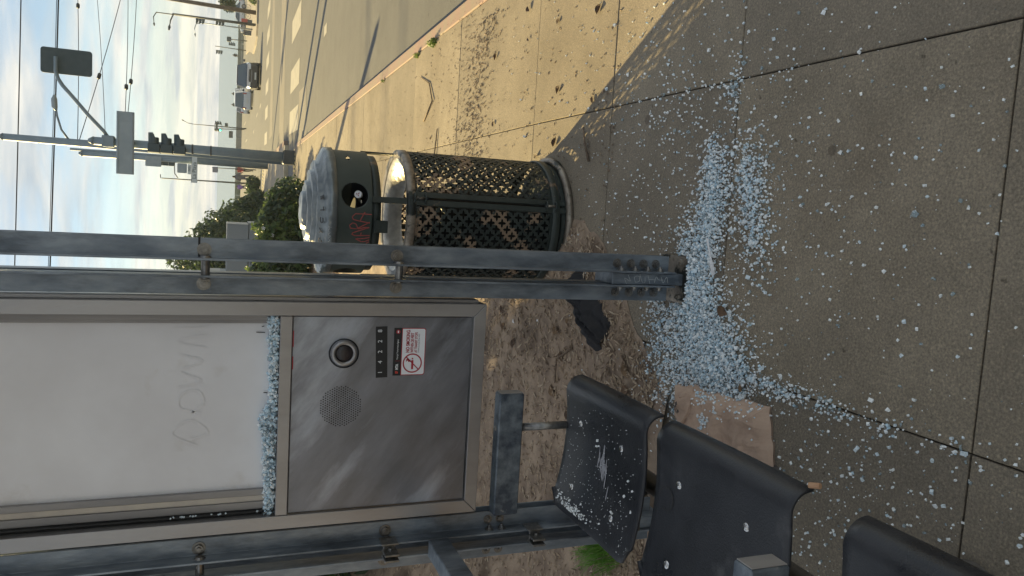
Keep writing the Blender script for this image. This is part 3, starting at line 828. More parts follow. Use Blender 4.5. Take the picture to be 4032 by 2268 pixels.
MB().prism([(SX0 - .0005, SZ1 - .025), (SX1 + .0005, SZ1 - .025), (SX1 + .0005, SZ1 + .0005), (SX0 - .0005, SZ1 + .0005)], (0, ysk - .0005, 0), (1, 0, 0), (0, 0, 1), 0.0004, (0, 1, 0)).build('black_field', M_black, stk)
yt = ysk - .0010
EX, EZ = (1, 0, 0), (0, 0, 1)
def st(nm, s, size, mt, x, z, al='LEFT', xs=0.82, bold=0.0): text(nm, s, size, mt, (x, yt, z), EX, EZ, stk, 0.0002, al, bold, xs)
st('lettering', 'NO SMOKING', 0.0165, M_red, SX0 + 0.074, SZ1 - 0.046, xs=0.70, bold=0.0004)
st('lettering', 'WITHIN 20 FEET', 0.0135, M_red, SX0 + 0.074, SZ1 - 0.060, xs=0.66, bold=0.0003)
st('lettering', 'AT TRANSIT STOPS', 0.0120, M_red, SX0 + 0.074, SZ1 - 0.0725, xs=0.64, bold=0.0002)
st('lettering', 'SF Health Code Article 19F Sec. 1009.22', 0.0062, M_greyp, SX0 + 0.074, SZ1 - 0.0815, xs=0.60)
st('lettering', 'SF', 0.012, mat('bright_red_print', (0.55, 0.05, 0.03), None, rough=0.5), SX0 + 0.006, SZ1 - 0.0125, xs=0.75, bold=0.0006)
st('lettering', 'MTA', 0.012, M_wht, SX0 + 0.0185, SZ1 - 0.0125, xs=0.75, bold=0.0005)
st('lettering', 'Municipal Transportation Agency', 0.0074, M_wht, SX0 + 0.052, SZ1 - 0.0125, xs=0.66)
MB().box((SX0 + 0.0468, yt - .0003, SZ1 - 0.021), (SX0 + 0.0476, yt, SZ1 - 0.005)).build('divider', M_red, stk)
b = MB()
def disc(b, cx, cz, r0, r1, y, n=36):
    vs, fs = [], []
    for k in range(n):
        t = 2 * PI * k / n
        vs += [(cx + r0 * math.cos(t), y, cz + r0 * math.sin(t)), (cx + r1 * math.cos(t), y, cz + r1 * math.sin(t))]
    for k in range(n):
        k2 = (k + 1) % n
        fs.append((2 * k, 2 * k + 1, 2 * k2 + 1, 2 * k2))
    b.add(vs, fs)
disc(b, SX1 - 0.012, SZ1 - 0.0125, 0.0, 0.0068, yt)
b.build('round_emblem', M_red, stk)
MB().box((SX1 - .0155, yt - .0005, SZ1 - .0145), (SX1 - .0085, yt - .0002, SZ1 - .0105)).build('emblem_bar', M_wht, stk)
b = MB()
ccx, ccz = SX0 + 0.0395, SZ1 - 0.0625
disc(b, ccx, ccz, 0.0275, 0.0318, yt)
d = Vector((1, 0, 1)).normalized(); nrm = Vector((1, 0, -1)).normalized()
for sgn in (1,):
    pts = [Vector((ccx, yt, ccz)) + d * a + nrm * c for a, c in ((-.028, -.0018), (.028, -.0018), (.028, .0018), (-.028, .0018))]
    b.add(pts, [(0, 1, 2, 3)])
b.box((ccx - 0.020, yt - .0002, ccz - 0.0035), (ccx + 0.010, yt, ccz + 0.0035))
b.box((ccx + 0.0125, yt - .0002, ccz - 0.0025), (ccx + 0.017, yt, ccz + 0.0025))
b.add([(ccx + x, yt, ccz + z) for x, z in ((.006, .006), (.012, .006), (.010, .011), (.016, .014), (.014, .020), (.004, .021), (.009, .016), (.003, .012))], [(0, 1, 2, 7), (7, 2, 3, 6), (6, 3, 4, 5)])
b.build('no_smoking_symbol', M_red, stk)
MB().box((-0.45, YF + .0105, 1.3705), (-0.40, YF + .0118, 1.374)).build('red_mark', M_red, ip)
MB().box((-0.52, YF + .0105, 1.3705), (-0.48, YF + .0118, 1.3742)).build('red_mark', M_red, ip)
# white display board, recessed, with its side extrusions and gaskets
yw = YF + 0.060
b = MB()
nxw, nzw = 24, 40
vs = []; fs = []
for j in range(nzw + 1):
    for i in range(nxw + 1):
        x = ix0 + 0.075 + (ix1 - 0.030 - ix0 - 0.075) * i / nxw; z = 1.413 + (2.38 - 1.413) * j / nzw
        vs.append((x, yw + 0.0008 * nz(x * 4, z * 4), z))
for j in range(nzw):
    for i in range(nxw):
        a = j * (nxw + 1) + i; fs.append((a, a + 1, a + nxw + 2, a + nxw + 1))
b.add(vs, fs)
board = b.build('display_board', M_diff, ip, smooth=True)
ribbons('faded_tag_stroke', [pl(s, -0.70, 1.66, 0.02, 0.02, yw - 0.0016) for s in (
    [(-3, -1), (-1, 2.5), (1, 0), (-1, -2.5), (-2, 0)], [(2, -1.5), (3, 1.5), (5, 1.2), (5.5, -1), (3.5, -1.8), (2, 0)], [(6, 2), (7, -1.5), (8.5, 1.5), (10, -1.6), (11, 1.8)], [(12, -2), (13, 2), (14, -2)], [(15, 2.6), (15.2, -2), (17, -2.2)])], mat('faded_print', (0.745, 0.735, 0.75), None, rough=0.45), board, 0.0030)
strokes('black_mark', [[(-0.412, yw - .004, 1.478), (-0.413, yw - .004, 1.452)], [(-0.601, yw - .004, 1.452), (-0.602, yw - .004, 1.440)], [(-0.395, yw - .004, 1.462), (-0.393, yw - .004, 1.455)]], M_gasket, board, 0.0013)
MB().box((ix1 - 0.030, YF + 0.045, 1.413), (ix1 - 0.018, yw + 0.02, 2.379)).build('side_extrusion', M_extr, ip, bevel=0.001)
MB().box((ix1 - 0.018, YF + 0.030, 1.413), (ix1 - 0.001, yw + 0.02, 2.379)).build('side_extrusion', M_extr, ip, bevel=0.001)
MB().box((ix0 + 0.056, YF + 0.045, 1.413), (ix0 + 0.075, yw + 0.02, 2.379)).build('side_extrusion', M_extr, ip, bevel=0.001)
MB().box((ix0 + 0.037, YF + 0.047, 1.413), (ix0 + 0.0555, yw + 0.02, 2.379)).build('side_extrusion', M_ivory, ip, bevel=0.001)
MB().box((ix0 + 0.014, YF + 0.040, 1.413), (ix0 + 0.0365, yw + 0.02, 2.379)).build('side_extrusion', M_extr, ip, bevel=0.001)
b = MB().tube([(ix0 + 0.009 + 0.003 * nz(0, k * 1.3), YF + 0.030, 1.413 + (2.379 - 1.413) * k / 30) for k in range(31)], 0.0045, 8); b.build('gasket', M_gasket, ip)
MB().box((ix0, YF + 0.034, 1.413), (ix0 + 0.014, yw + 0.02, 2.379)).build('side_extrusion', M_gasket, ip)

# ---- glass crumbs: one crumb shape library
def crumb(b, c, s, rg, flat=0.75):
    a = Vector((rg.gauss(0, 1), rg.gauss(0, 1), rg.gauss(0, 1))).normalized()
    t = a.orthogonal().normalized(); u = a.cross(t)
    ang = rg.uniform(0, PI); t, u = t * math.cos(ang) + u * math.sin(ang), u * math.cos(ang) - t * math.sin(ang)
    vs = []
    for sx, sy, sz in ((-1, -1, -1), (1, -1, -1), (1, 1, -1), (-1, 1, -1), (-1, -1, 1), (1, -1, 1), (1, 1, 1), (-1, 1, 1)):
        j = 0.34
        vs.append(Vector(c) + a * s * (sx + rg.uniform(-j, j)) * flat * rg.uniform(.8, 1.25) + t * s * (sy + rg.uniform(-j, j)) + u * s * (sz + rg.uniform(-j, j)) * 0.8)
    b.add(vs, [(0, 3, 2, 1), (4, 5, 6, 7), (0, 1, 5, 4), (1, 2, 6, 5), (2, 3, 7, 6), (3, 0, 4, 7)])
b = MB()
rg = random.Random(3)
for k in range(1500):
    x = rg.uniform(ix0 + 0.004, ix1 - 0.003)
    top = 0.026 + 0.014 * nz(x * 9, 2.2) + 0.010 * nz(x * 40, 1.2) + (0.008 if x < -0.62 else 0.0) + (0.012 if -0.72 < x < -0.66 else 0)
    zq = 1.414 + rg.random() * max(0.010, top)
    b.mi = rg.choice((0, 0, 1, 2, 2, 3)); crumb(b, (x, YF + 0.012 + rg.random() * 0.036, zq), rg.uniform(0.0022, 0.0048), rg)
for k in range(14):
    crumb(b, (ix0 + 0.010 + rg.random() * .004, YF + 0.026, 1.45 + rg.random() * 0.28), 0.0025, rg)
o = b.build('glass_ledge', GLASS, ip); o['kind'] = 'stuff'

# ---- back rail, glass clamps, roof and far posts of the shelter
b = MB().box((-1.150, -1.70, 0.855), (-1.095, YP - 0.083, 0.925)); b.build('back_rail', M_galv, shelter, bevel=0.003)
for z in (1.055, 0.545):
    b = MB()
    b.box((-1.122 + 0.0275, YP - 0.100, z - 0.028), (-1.122 + 0.0335, YP - 0.040, z + 0.028))
    b.box((-1.122 + 0.005, YP - 0.135, z - 0.024), (-1.122 + 0.012, YP - 0.082, z + 0.024))
    b.box((-1.122 - 0.014, YP - 0.135, z - 0.024), (-1.122 - 0.007, YP - 0.082, z + 0.024))
    b.box((-1.122 - 0.014, YP - 0.090, z - 0.020), (-1.122 + 0.0275, YP - 0.084, z + 0.020))
    b.tube([(-1.122 - 0.02, YP - 0.1, z), (-1.122 + 0.02, YP - 0.1, z)], 0.007, 10)
    b.build('glass_clamp', M_bolt, post_l, bevel=0.002)
for cx in (-0.213, -1.122):
    cross_post(cx, -1.85, 0, 2.5)
b = MB()
for k in range(9):
    t = k / 8
b.box((-1.30, -2.05, 2.50), (-0.02, 2.62, 2.54)); b.build('roof', M_roof, shelter, bevel=0.004)
for y in (YP, -1.85):
    MB().box((-1.28, y - 0.03, 2.44), (-0.05, y + 0.03, 2.499)).build('roof_beam', M_galv, shelter)

# ------------------------------------------------------------------ bench of flip-up style seats
bench = empty('shelter_bench', (-0.78, 1.6, 0), 'row of curved black seats on a pipe with steel armrests', 'bench')
SEATX = -0.545
def seat_profile():
    pts = []
    # from the rear edge to the front lip: shallow dish, then rolled down
    for k in range(15):
        t = k / 14
        x = -1.01 + t * 0.40
        z = 0.452 - 0.018 * math.sin(t * PI * 0.9) + (0.028 * (1 - t) ** 2)
        pts.append((x, z))
    x0, z0 = pts[-1]
    for k in range(1, 9):
        a = k / 8 * R(86)
        pts.append((x0 + 0.055 * math.sin(a), z0 - 0.055 * (1 - math.cos(a)) + 0.002 * k / 8))
    pts.append((pts[-1][0] + 0.001, pts[-1][1] - 0.010))
    return pts
SP = seat_profile()
def seat(y0, y1):
    n = 20; T = 0.009
    vs, fs = [], []
    P = len(SP)
    nr = []
    for i in range(P):
        a, c = SP[max(0, i - 1)], SP[min(P - 1, i + 1)]
        dx, dz = c[0] - a[0], c[1] - a[1]; l = math.hypot(dx, dz); nr.append((-dz / l, dx / l))
    for side in (0, 1):
        for k in range(n + 1):
            t = k / n
            y = y0 + (y1 - y0) * t
            ed = min(t, 1 - t) * (y1 - y0)
            for i, (x, z) in enumerate(SP):
                s_ = i / (P - 1)
                cut = 0.0
                rr = 0.055
                if ed < rr and s_ < 0.5:      # rounded rear corners
                    xr = SP[0][0] + rr - math.sqrt(max(0, rr * rr - (rr - ed) ** 2))
                    x2 = max(x, xr)
                else: x2 = x
                dish = -0.006 * (1 - (2 * t - 1) ** 2)
                zz = z + dish
                vs.append((x2 - nr[i][0] * T * side, y, zz - nr[i][1] * T * side))
    Q = (n + 1) * P
    for k in range(n):
        for i in range(P - 1):
            a = k * P + i
            fs.append((a, a + P, a + P + 1, a + 1))
            fs.append((Q + a, Q + a + 1, Q + a + P + 1, Q + a + P))
    for k in range(n):
        fs.append((k * P, Q + k * P, Q + (k + 1) * P, (k + 1) * P))
        a = k * P + P - 1
        fs.append((a, a + P, Q + a + P, Q + a))
    for i in range(P - 1):
        fs.append((i, i + 1, Q + i + 1, Q + i))
        a = n * P + i
        fs.append((a, Q + a, Q + a + 1, a + 1))
    b = MB().add(vs, fs)
    o = b.build('seat', M_seat, bench, smooth=True)
    md = o.modifiers.new('edges', 'BEVEL'); md.width = 0.002; md.segments = 1; md.limit_method = 'ANGLE'; md.angle_limit = R(60)
    def sz(x):
        for (xa, za), (xb, zb) in zip(SP, SP[1:]):
            if xa <= x <= xb: return za + (zb - za) * (x - xa) / (xb - xa)
        return 0.45
    for fx, fy in ((-0.70, 0.80), (-0.70, 0.28), (-0.92, 0.80), (-0.92, 0.28)):
        yv = y0 + (y1 - y0) * fy
        d = -0.006 * (1 - (2 * fy - 1) ** 2)
        b = MB(); z = sz(fx) + d
        b.lathe([(0.0001, z + 0.0045), (0.006, z + 0.0040), (0.010, z + 0.0022), (0.0118, z - 0.002)], (fx, yv), 14)
        b.build('rivet', M_chrome, o, smooth=True)
    return o, sz
seat1, szf = seat(1.852, 2.385)
seat2, _ = seat(1.255, 1.792)
seat3, _ = seat(0.57, 1.108)
# pale scuff on the far seat and worn ring on the next
b = MB()
for k in range(26):
    x = -0.79 + rg.gauss(0, 0.034); y = 2.10 + (x + 0.79) * 0.5 + rg.gauss(0, 0.014)
    l = rg.uniform(0.012, 0.035)
    z = szf(x) + 0.0012 - 0.0055
    b.add([(x - l, y - 0.0025, szf(x - l) - .0042), (x + l, y - 0.001, szf(x + l) - .0042), (x + l * .8, y + 0.003, szf(x + l * .8) - .0042), (x - l * .7, y + 0.004, szf(x - l * .7) - .0042)], [(0, 1, 2, 3)])
b.build('pale_scuff', M_scuff, seat1)
M_smudge = mat('brown_smudge', (0.048, 0.045, 0.046), (0.030, 0.030, 0.033), 60, 0.7, obj_coords=False)
b = MB()
for k in range(24):                       # pale worn ring
    a0_, a1_ = 2 * PI * k / 24, 2 * PI * (k + 1) / 24
    if 5 < k < 10: continue
    q = [(-0.755 + r_ * math.cos(a_) * 1.0, 1.735 + r_ * math.sin(a_)) for a_, r_ in ((a0_, .030), (a1_, .030), (a1_, .034), (a0_, .034))]
    b.add([(x, y, szf(x) - 0.0008) for x, y in q], [(0, 1, 2, 3)])
b.build('worn_ring', M_smudge, seat2)
b = MB()
for k in range(300):
    x = rg.uniform(-0.99, -0.62); y = rg.uniform(1.87, 2.37)
    if rg.random() < 0.5: x = -0.99 + abs(rg.gauss(0, 0.12))
    s_ = rg.uniform(0.0005, 0.0011)
    crumb(b, (x, y, szf(x) + 0.001 - 0.004 * (1 - (2 * (y - 1.85) / .53 - 1) ** 2)), s_, rg)
for k in range(110):
    x = -0.985 + abs(rg.gauss(0, 0.014)); y = 2.24 + rg.gauss(0, 0.05)
    crumb(b, (x, y, szf(x) + 0.003), rg.uniform(0.0013, 0.0028), rg)
for p in ((-0.735, 2.14), (-0.72, 2.15), (-0.74, 2.155), (-0.83, 1.95), (-0.9, 2.0), (-0.86, 1.9), (-0.80, 1.91), (-0.78, 1.94), (-0.955, 2.05), (-0.94, 2.11)):
    crumb(b, (p[0], p[1], szf(p[0]) - 0.001), rg.uniform(0.0026, 0.004), rg)
gseat = b.build('glass_dust', M_glass_w, None, loc=(-0.8, 2.1, 0.45))
tag(gseat, 'specks and crumbs of glass lying on the far black seat', 'glass crumbs', kind='stuff')
# carrying pipe, brackets and pedestals
MB().tube([(-0.80, -1.7, 0.345), (-0.80, 2.36, 0.345)], 0.030, 20).build('carrying_pipe', M_pipe, bench, smooth=True)
for y in (1.822, 1.16, 0.2, -1.2):
    b = MB().tube([(-0.80, y, 0.0), (-0.80, y, 0.34)], 0.034, 18); b.lathe([(0.001, 0.012), (0.075, 0.012), (0.08, 0.0)], (-0.80, y), 24)
    b.build('pedestal', M_pipe, bench, smooth=False)
for y0 in (1.852, 1.255, 0.57):
    for dy in (0.13, 0.40):
        MB().box((-0.95, y0 + dy - 0.02, 0.372), (-0.66, y0 + dy + 0.02, 0.412)).build('seat_bracket', M_pipe, bench)
def armrest(yb, root):
    b = MB().box((root, yb, 0.612), (-0.612, yb + 0.052, 0.700))
    a = b.build('armrest', M_arm, bench, bevel=0.004)
    MB().box((-0.6115, yb + 0.004, 0.616), (-0.609, yb + 0.048, 0.696)).build('end_cap', M_extr, a, bevel=0.001)
    b = MB().tube([(-0.735, yb + 0.026, 0.36), (-0.735, yb + 0.026, 0.6115)], 0.0135, 14); b.build('armrest_rod', M_bolt, a, smooth=True)
    b = MB(); b.lathe([(0.0001, 0.705), (0.007, 0.704), (0.010, 0.701)], (-0.735, yb + 0.026), 12); b.build('rivet', M_bolt, a)
armrest(2.362, -1.035)
armrest(1.060, -1.09)
armrest(0.32, -1.09)

# ------------------------------------------------------------------ recycling bin
BC = (-0.05, 3.68)
bin_ = empty('recycling_bin', (BC[0], BC[1], 0), 'dark green lattice recycling bin with dented domed lid and red scrawl', 'recycling bin')
def pc(r, deg, z): return (BC[0] + r * math.sin(R(deg)), BC[1] - r * math.cos(R(deg)), z)
lidp = [(0.0001, 1.240), (0.06, 1.238), (0.088, 1.232), (0.090, 1.219), (0.094, 1.218), (0.130, 1.220), (0.136, 1.217), (0.138, 1.204), (0.142, 1.203), (0.180, 1.205), (0.186, 1.202), (0.188, 1.188), (0.192, 1.187), (0.224, 1.187), (0.230, 1.184), (0.232, 1.171), (0.282, 1.153), (0.293, 1.146), (0.2955, 1.112), (0.286, 1.108)]
b = MB(); b.lathe(lidp, BC, 96)
vv = []
for (x, y, z) in b.v:
    d = math.hypot(x - BC[0], y - BC[1])
    k = 0.006 if z > 1.15 else 0.0015
    vv.append((x, y, z + k * nz(x * 16, y * 16, 3) + 0.5 * k * nz(x * 45, y * 45, 8)))
b.v = vv
lid = b.build('domed_lid', M_lid, bin_, smooth=True)
for k, ch in enumerate('RECYCLE'):
    a = 14 - (6 - k) * 11.2
    rr = 0.257
    n_r = Vector((math.sin(R(a)), -math.cos(R(a)), 0))
    ax = Vector((math.cos(R(a)), math.sin(R(a)), 0))
    ay = (-n_r * 0.932 + Vector((0, 0, 0.362))).normalized()
    z = 1.153 + (0.282 - rr) / 0.05 * 0.019 + 0.0075
    text('raised_letter', ch, 0.040, M_black, (BC[0] + n_r.x * rr, BC[1] + n_r.y * rr, z), ax, ay, lid, 0.0012, 'CENTER', 0.0003)
# collar with round mouths and diamond holes
def collar(r, z0, z1, holes, nt=420, nzz=40):
    keep = {}
    vs, fs = [], []
    def inside(a, z):
        for (ha, hz, kind, s) in holes:
            da = ((a - ha + 180) % 360 - 180)
            u, w = R(da) * r, z - hz
            if kind == 'o' and u * u + w * w < s * s: return True
            if kind == 'd' and abs(u) / s + abs(w) / (s * 0.62) < 1: return True
        return False
    for i in range(nt):
        for j in range(nzz + 1):
            vs.append(list(pc(r, 360.0 * i / nt, z0 + (z1 - z0) * j / nzz)))
    for i in range(nt):
        for j in range(nzz):
            a = 360.0 * (i + 0.5) / nt; z = z0 + (z1 - z0) * (j + 0.5) / nzz
            if inside(a, z): continue
            i2 = (i + 1) % nt
            fs.append((i * (nzz + 1) + j, i2 * (nzz + 1) + j, i2 * (nzz + 1) + j + 1, i * (nzz + 1) + j + 1))
    # pull the ragged rim of the round mouths on to a true circle
    for (ha, hz, kind, s) in holes:
        if kind != 'o': continue
        for i in range(nt):
            a = 360.0 * i / nt
            da = ((a - ha + 180) % 360 - 180)
            for j in range(nzz + 1):
                z = z0 + (z1 - z0) * j / nzz
                u, w = R(da) * r, z - hz
                d = math.hypot(u, w)
                if abs(d - s) < 0.0036:
                    u, w = u * s / d, w * s / d
                    vs[i * (nzz + 1) + j] = list(pc(r, ha + math.degrees(u / r), hz + w))
    return MB().add(vs, fs)
band = collar(0.284, 0.957, 1.110, [(16.5, 1.034, 'o', 0.057), (196.5, 1.034, 'o', 0.057), (59, 1.05, 'd', 0.022), (106, 1.034, 'o', 0.057), (286, 1.034, 'o', 0.057), (-31, 1.05, 'd', 0.022), (149, 1.05, 'd', 0.022), (239, 1.05, 'd', 0.022)]).build('collar', M_binband, bin_, smooth=True, solid=0.003)
G = [[(-0.1, 0.960), (0, 0.986), (-0.1, 1.031), (-3.1, 1.045), (-5.2, 1.04), (-6.5, 1.009), (-7.8, 0.967)], [(1.6, 0.99), (-2.7, 1.002), (-6.1, 1.009)], [(-7.0, 0.967), (-13.5, 1.023), (-12.9, 1.05), (-10.4, 1.054), (-8.1, 1.041), (-9.2, 1.027), (-13.4, 1.016)], [(-13.4, 1.016), (-11.8, 0.986), (-11.7, 0.968)], [(-11.7, 0.968), (-14.6, 1.006), (-17.1, 1.038), (-18.5, 1.042), (-19.7, 1.029), (-19.4, 0.996), (-19.1, 0.963)], [(-16.8, 1.001), (-20.0, 1.004)], [(-23.3, 1.019), (-22.9, 1.023), (-22.1, 0.986), (-20.9, 0.963)], [(-23.3, 1.019), (-25.5, 0.997), (-24.9, 0.98), (-23.2, 0.963)], [(-26.7, 0.975), (-25.1, 0.963)]]
def densify(s):
    out = []
    for (a, z), (a2, z2) in zip(s, s[1:]):
        for k in range(5): out.append((a + (a2 - a) * k / 5, z + (z2 - z) * k / 5))
    out.append(s[-1]); return out
strokes('red_scrawl_stroke', [[pc(0.2862, a, z) for a, z in densify(s)] for s in G], M_marker, band, 0.0024)
G2 = [[(-12.3, 1.146), (-12.6, 1.132)], [(-13.5, 1.14), (-15.6, 1.145), (-17.3, 1.136), (-19.1, 1.144), (-20.3, 1.133), (-22.6, 1.143), (-24.4, 1.134), (-25.8, 1.142)]]
strokes('white_scrawl_stroke', [[pc(0.2952, a, z) for a, z in densify(s)] for s in G2], M_chalk, lid, 0.0011)
# lower ring of the topper, liner and struts
MB().lathe([(0.262, 0.958), (0.270, 0.955), (0.270, 0.918), (0.264, 0.915), (0.258, 0.918), (0.258, 0.955)], BC, 64).build('topper_ring', M_bin, bin_, smooth=True)
MB().lathe([(0.0001, 0.985), (0.2, 0.98), (0.26, 0.97)], BC, 48).build('topper_floor', M_dark, bin_, smooth=True)
b = MB()
b.box((-0.13, BC[1] - 0.279, 0.885), (-0.075, BC[1] - 0.268, 0.945)); b.build('latch', M_bin, bin_, bevel=0.002)
for a in (13, 103, 193, 283):
    n_r = Vector((math.sin(R(a)), -math.cos(R(a)), 0)); t_ = Vector((math.cos(R(a)), math.sin(R(a)), 0))
    b = MB()
    o_ = Vector((BC[0], BC[1], 0)) + n_r * 0.292
    vs = []
    for z in (0.795, 0.962):
        for s1, s2 in ((-1, 0), (1, 0), (1, 1), (-1, 1)):
            p = o_ + t_ * 0.013 * s1 + n_r * 0.007 * s2; vs.append((p.x, p.y, z))
    b.add(vs, [(0, 3, 2, 1), (4, 5, 6, 7), (0, 1, 5, 4), (1, 2, 6, 5), (2, 3, 7, 6), (3, 0, 4, 7)])
    b.build('topper_strut', M_bin, bin_)
# basket: rim, funnel, base and bars
MB().lathe([(0.270, 0.803), (0.300, 0.806), (0.309, 0.801), (0.311, 0.770), (0.305, 0.766), (0.299, 0.770), (0.297, 0.795)], BC, 72).build('basket_rim', M_worn, bin_, smooth=True)
MB().lathe([(0.290, 0.799), (0.262, 0.800), (0.225, 0.775), (0.19, 0.735), (0.185, 0.72)], BC, 64).build('funnel', M_funnel, bin_, smooth=True)
MB().lathe([(0.318, 0.0), (0.332, 0.004), (0.334, 0.024), (0.322, 0.031), (0.306, 0.031), (0.304, 0.0)], BC, 72).build('base_ring', M_worn, bin_, smooth=True)
MB().lathe([(0.310, 0.062), (0.313, 0.066), (0.313, 0.098), (0.308, 0.102), (0.300, 0.098), (0.300, 0.066)], BC, 72).build('lower_hoop', M_bin, bin_, smooth=True)
MB().lathe([(0.0001, 0.05), (0.30, 0.05), (0.30, 0.03)], BC, 48).build('base_plate', M_bin, bin_)
lc = (BC[0] - 0.070, BC[1] - 0.005)
MB().lathe([(0.0001, 0.06), (0.195, 0.06), (0.212, 0.66), (0.220, 0.665), (0.216, 0.66), (0.20, 0.07)], lc, 40).build('liner', mat('black_liner', (0.008, 0.009, 0.01), None, rough=0.7), bin_, smooth=True)
def bar(a, w=0.026, z0=0.03, z1=0.80, r=0.300, th=0.010, mt=M_bin):
    n_r = Vector((math.sin(R(a)), -math.cos(R(a)), 0)); t_ = Vector((math.cos(R(a)), math.sin(R(a)), 0))
    o_ = Vector((BC[0], BC[1], 0)) + n_r * r
    vs = []
    for z in (z0, z1):
        for s1, s2 in ((-.5, 0), (.5, 0), (.5, 1), (-.5, 1)):
            p = o_ + t_ * w * s1 + n_r * th * s2; vs.append((p.x, p.y, z))
    return MB().add(vs, [(0, 3, 2, 1), (4, 5, 6, 7), (0, 1, 5, 4), (1, 2, 6, 5), (2, 3, 7, 6), (3, 0, 4, 7)]).build('upright_bar', mt, bin_, bevel=0.002)
for a in (12.2, 19.0, 98, 105, 192, 199, 282, 289):
    bar(a)
for z in (0.775, 0.725, 0.135, 0.088):
    b = MB(); ctr = Vector(pc(0.312, 15.6, z))
    ring_pts = [(ctr.x + 0.020 * math.cos(t), ctr.y - 0.004 + 0.012 * math.sin(t), ctr.z) for t in [2 * PI * k / 16 for k in range(17)]]
    b.tube(ring_pts, 0.0042, 6, cap=False); b.build('hinge_ring', M_bin, bin_, smooth=True)
for z0, z1 in ((0.725, 0.775), (0.088, 0.135)):
    MB().tube([pc(0.314, 15.6, z0), pc(0.314, 15.6, z1)], 0.006, 10).build('hinge_pin', M_worn, bin_, smooth=True)
def lattice(a0, a1, z0, z1, r=0.300, p=0.0545):
    L0, L1 = R(a0) * r, R(a1) * r
    nb = max(1, round((L1 - L0 - 0.02) / p)); nv = max(1, round((z1 - z0 - 0.03) / p))
    pu, pv = (L1 - L0 - 0.016) / nb, (z1 - z0 - 0.024) / nv
    u0, v0 = L0 + 0.008, z0 + 0.012
    u1, v1 = L1 - 0.008, z1 - 0.012
    b = MB(); n = 16
    def put(u, v):
        return pc(r, math.degrees(u / r), v)
    for i in range(2 * nb + 1):
        for j in range(2 * nv + 1):
            if (i + j) % 2 == 0 : continue
            cu, cv = u0 + i * pu / 2, v0 + j * pv / 2
            vs = []
            for k in range(n):
                t = 2 * PI * k / n
                c, s_ = math.cos(t), math.sin(t)
                ro = 0.5 / (abs(c) + abs(s_))
                ri = 0.268 + 0.122 * math.cos(4 * t)
                for q in (ro, ri):
                    uu = min(max(cu + q * c * pu, u0), u1); ww = min(max(cv + q * s_ * pv, v0), v1)
                    vs.append(put(uu, ww))
            b.add(vs, [(2 * k, 2 * ((k + 1) % n), 2 * ((k + 1) % n) + 1, 2 * k + 1) for k in range(n)])
    # plain border strips
    m_ = 14
    for (a, c, d, e2) in ((L0, L1, z0, v0), (L0, L1, v1, z1)):
        for k in range(m_):
            x0, x1 = a + (c - a) * k / m_, a + (c - a) * (k + 1) / m_
            b.add([put(x0, d), put(x1, d), put(x1, e2), put(x0, e2)], [(0, 1, 2, 3)])
    for (a, c) in ((L0, u0), (u1, L1)):
        b.add([put(a, v0), put(c, v0), put(c, v1), put(a, v1)], [(0, 1, 2, 3)])
    return b.build('lattice_panel', M_binlat, bin_, solid=0.004)
for a0, a1 in ((-70, 11), (20.5, 97), (106.5, 191), (200.5, 281)):
    lattice(a0, a1, 0.098, 0.772)

bottle = empty('bottle', pc(0.22, 19, 0.99), 'bottle with white and red cap poking out of the bin mouth', 'bottle')
ax_ = Vector((0.12, -0.90, 0.42)).normalized()
bp = Vector(pc(0.232, 20.5, 1.004))
b = MB().tube([bp - ax_ * 0.13, bp - ax_ * 0.10, bp - ax_ * 0.055, bp - ax_ * 0.02, bp + ax_ * 0.012], [0.034, 0.034, 0.016, 0.0135, 0.0135], 18)
b.build('bottle_body', mat('bottle_glass', (0.03, 0.035, 0.03), None, rough=0.1, spec=0.6), bottle, smooth=True)
b = MB().tube([bp + ax_ * 0.010, bp + ax_ * 0.030], [0.0165, 0.0165], 22); cap_o = b.build('cap', M_white_plastic, bottle)
t1 = ax_.orthogonal().normalized(); t2 = ax_.cross(t1)
b = MB(); cc = bp + ax_ * 0.0304
for k in range(3):
    a = R(90 + 120 * k); d_ = t1 * math.cos(a) + t2 * math.sin(a); e_ = ax_.cross(d_)
    b.add([cc + d_ * 0.001, cc + d_ * 0.005 + e_ * 0.0028, cc + d_ * 0.0105, cc + d_ * 0.005 - e_ * 0.0028], [(0, 1, 2, 3)])
b.build('red_emblem', M_tail, cap_o)

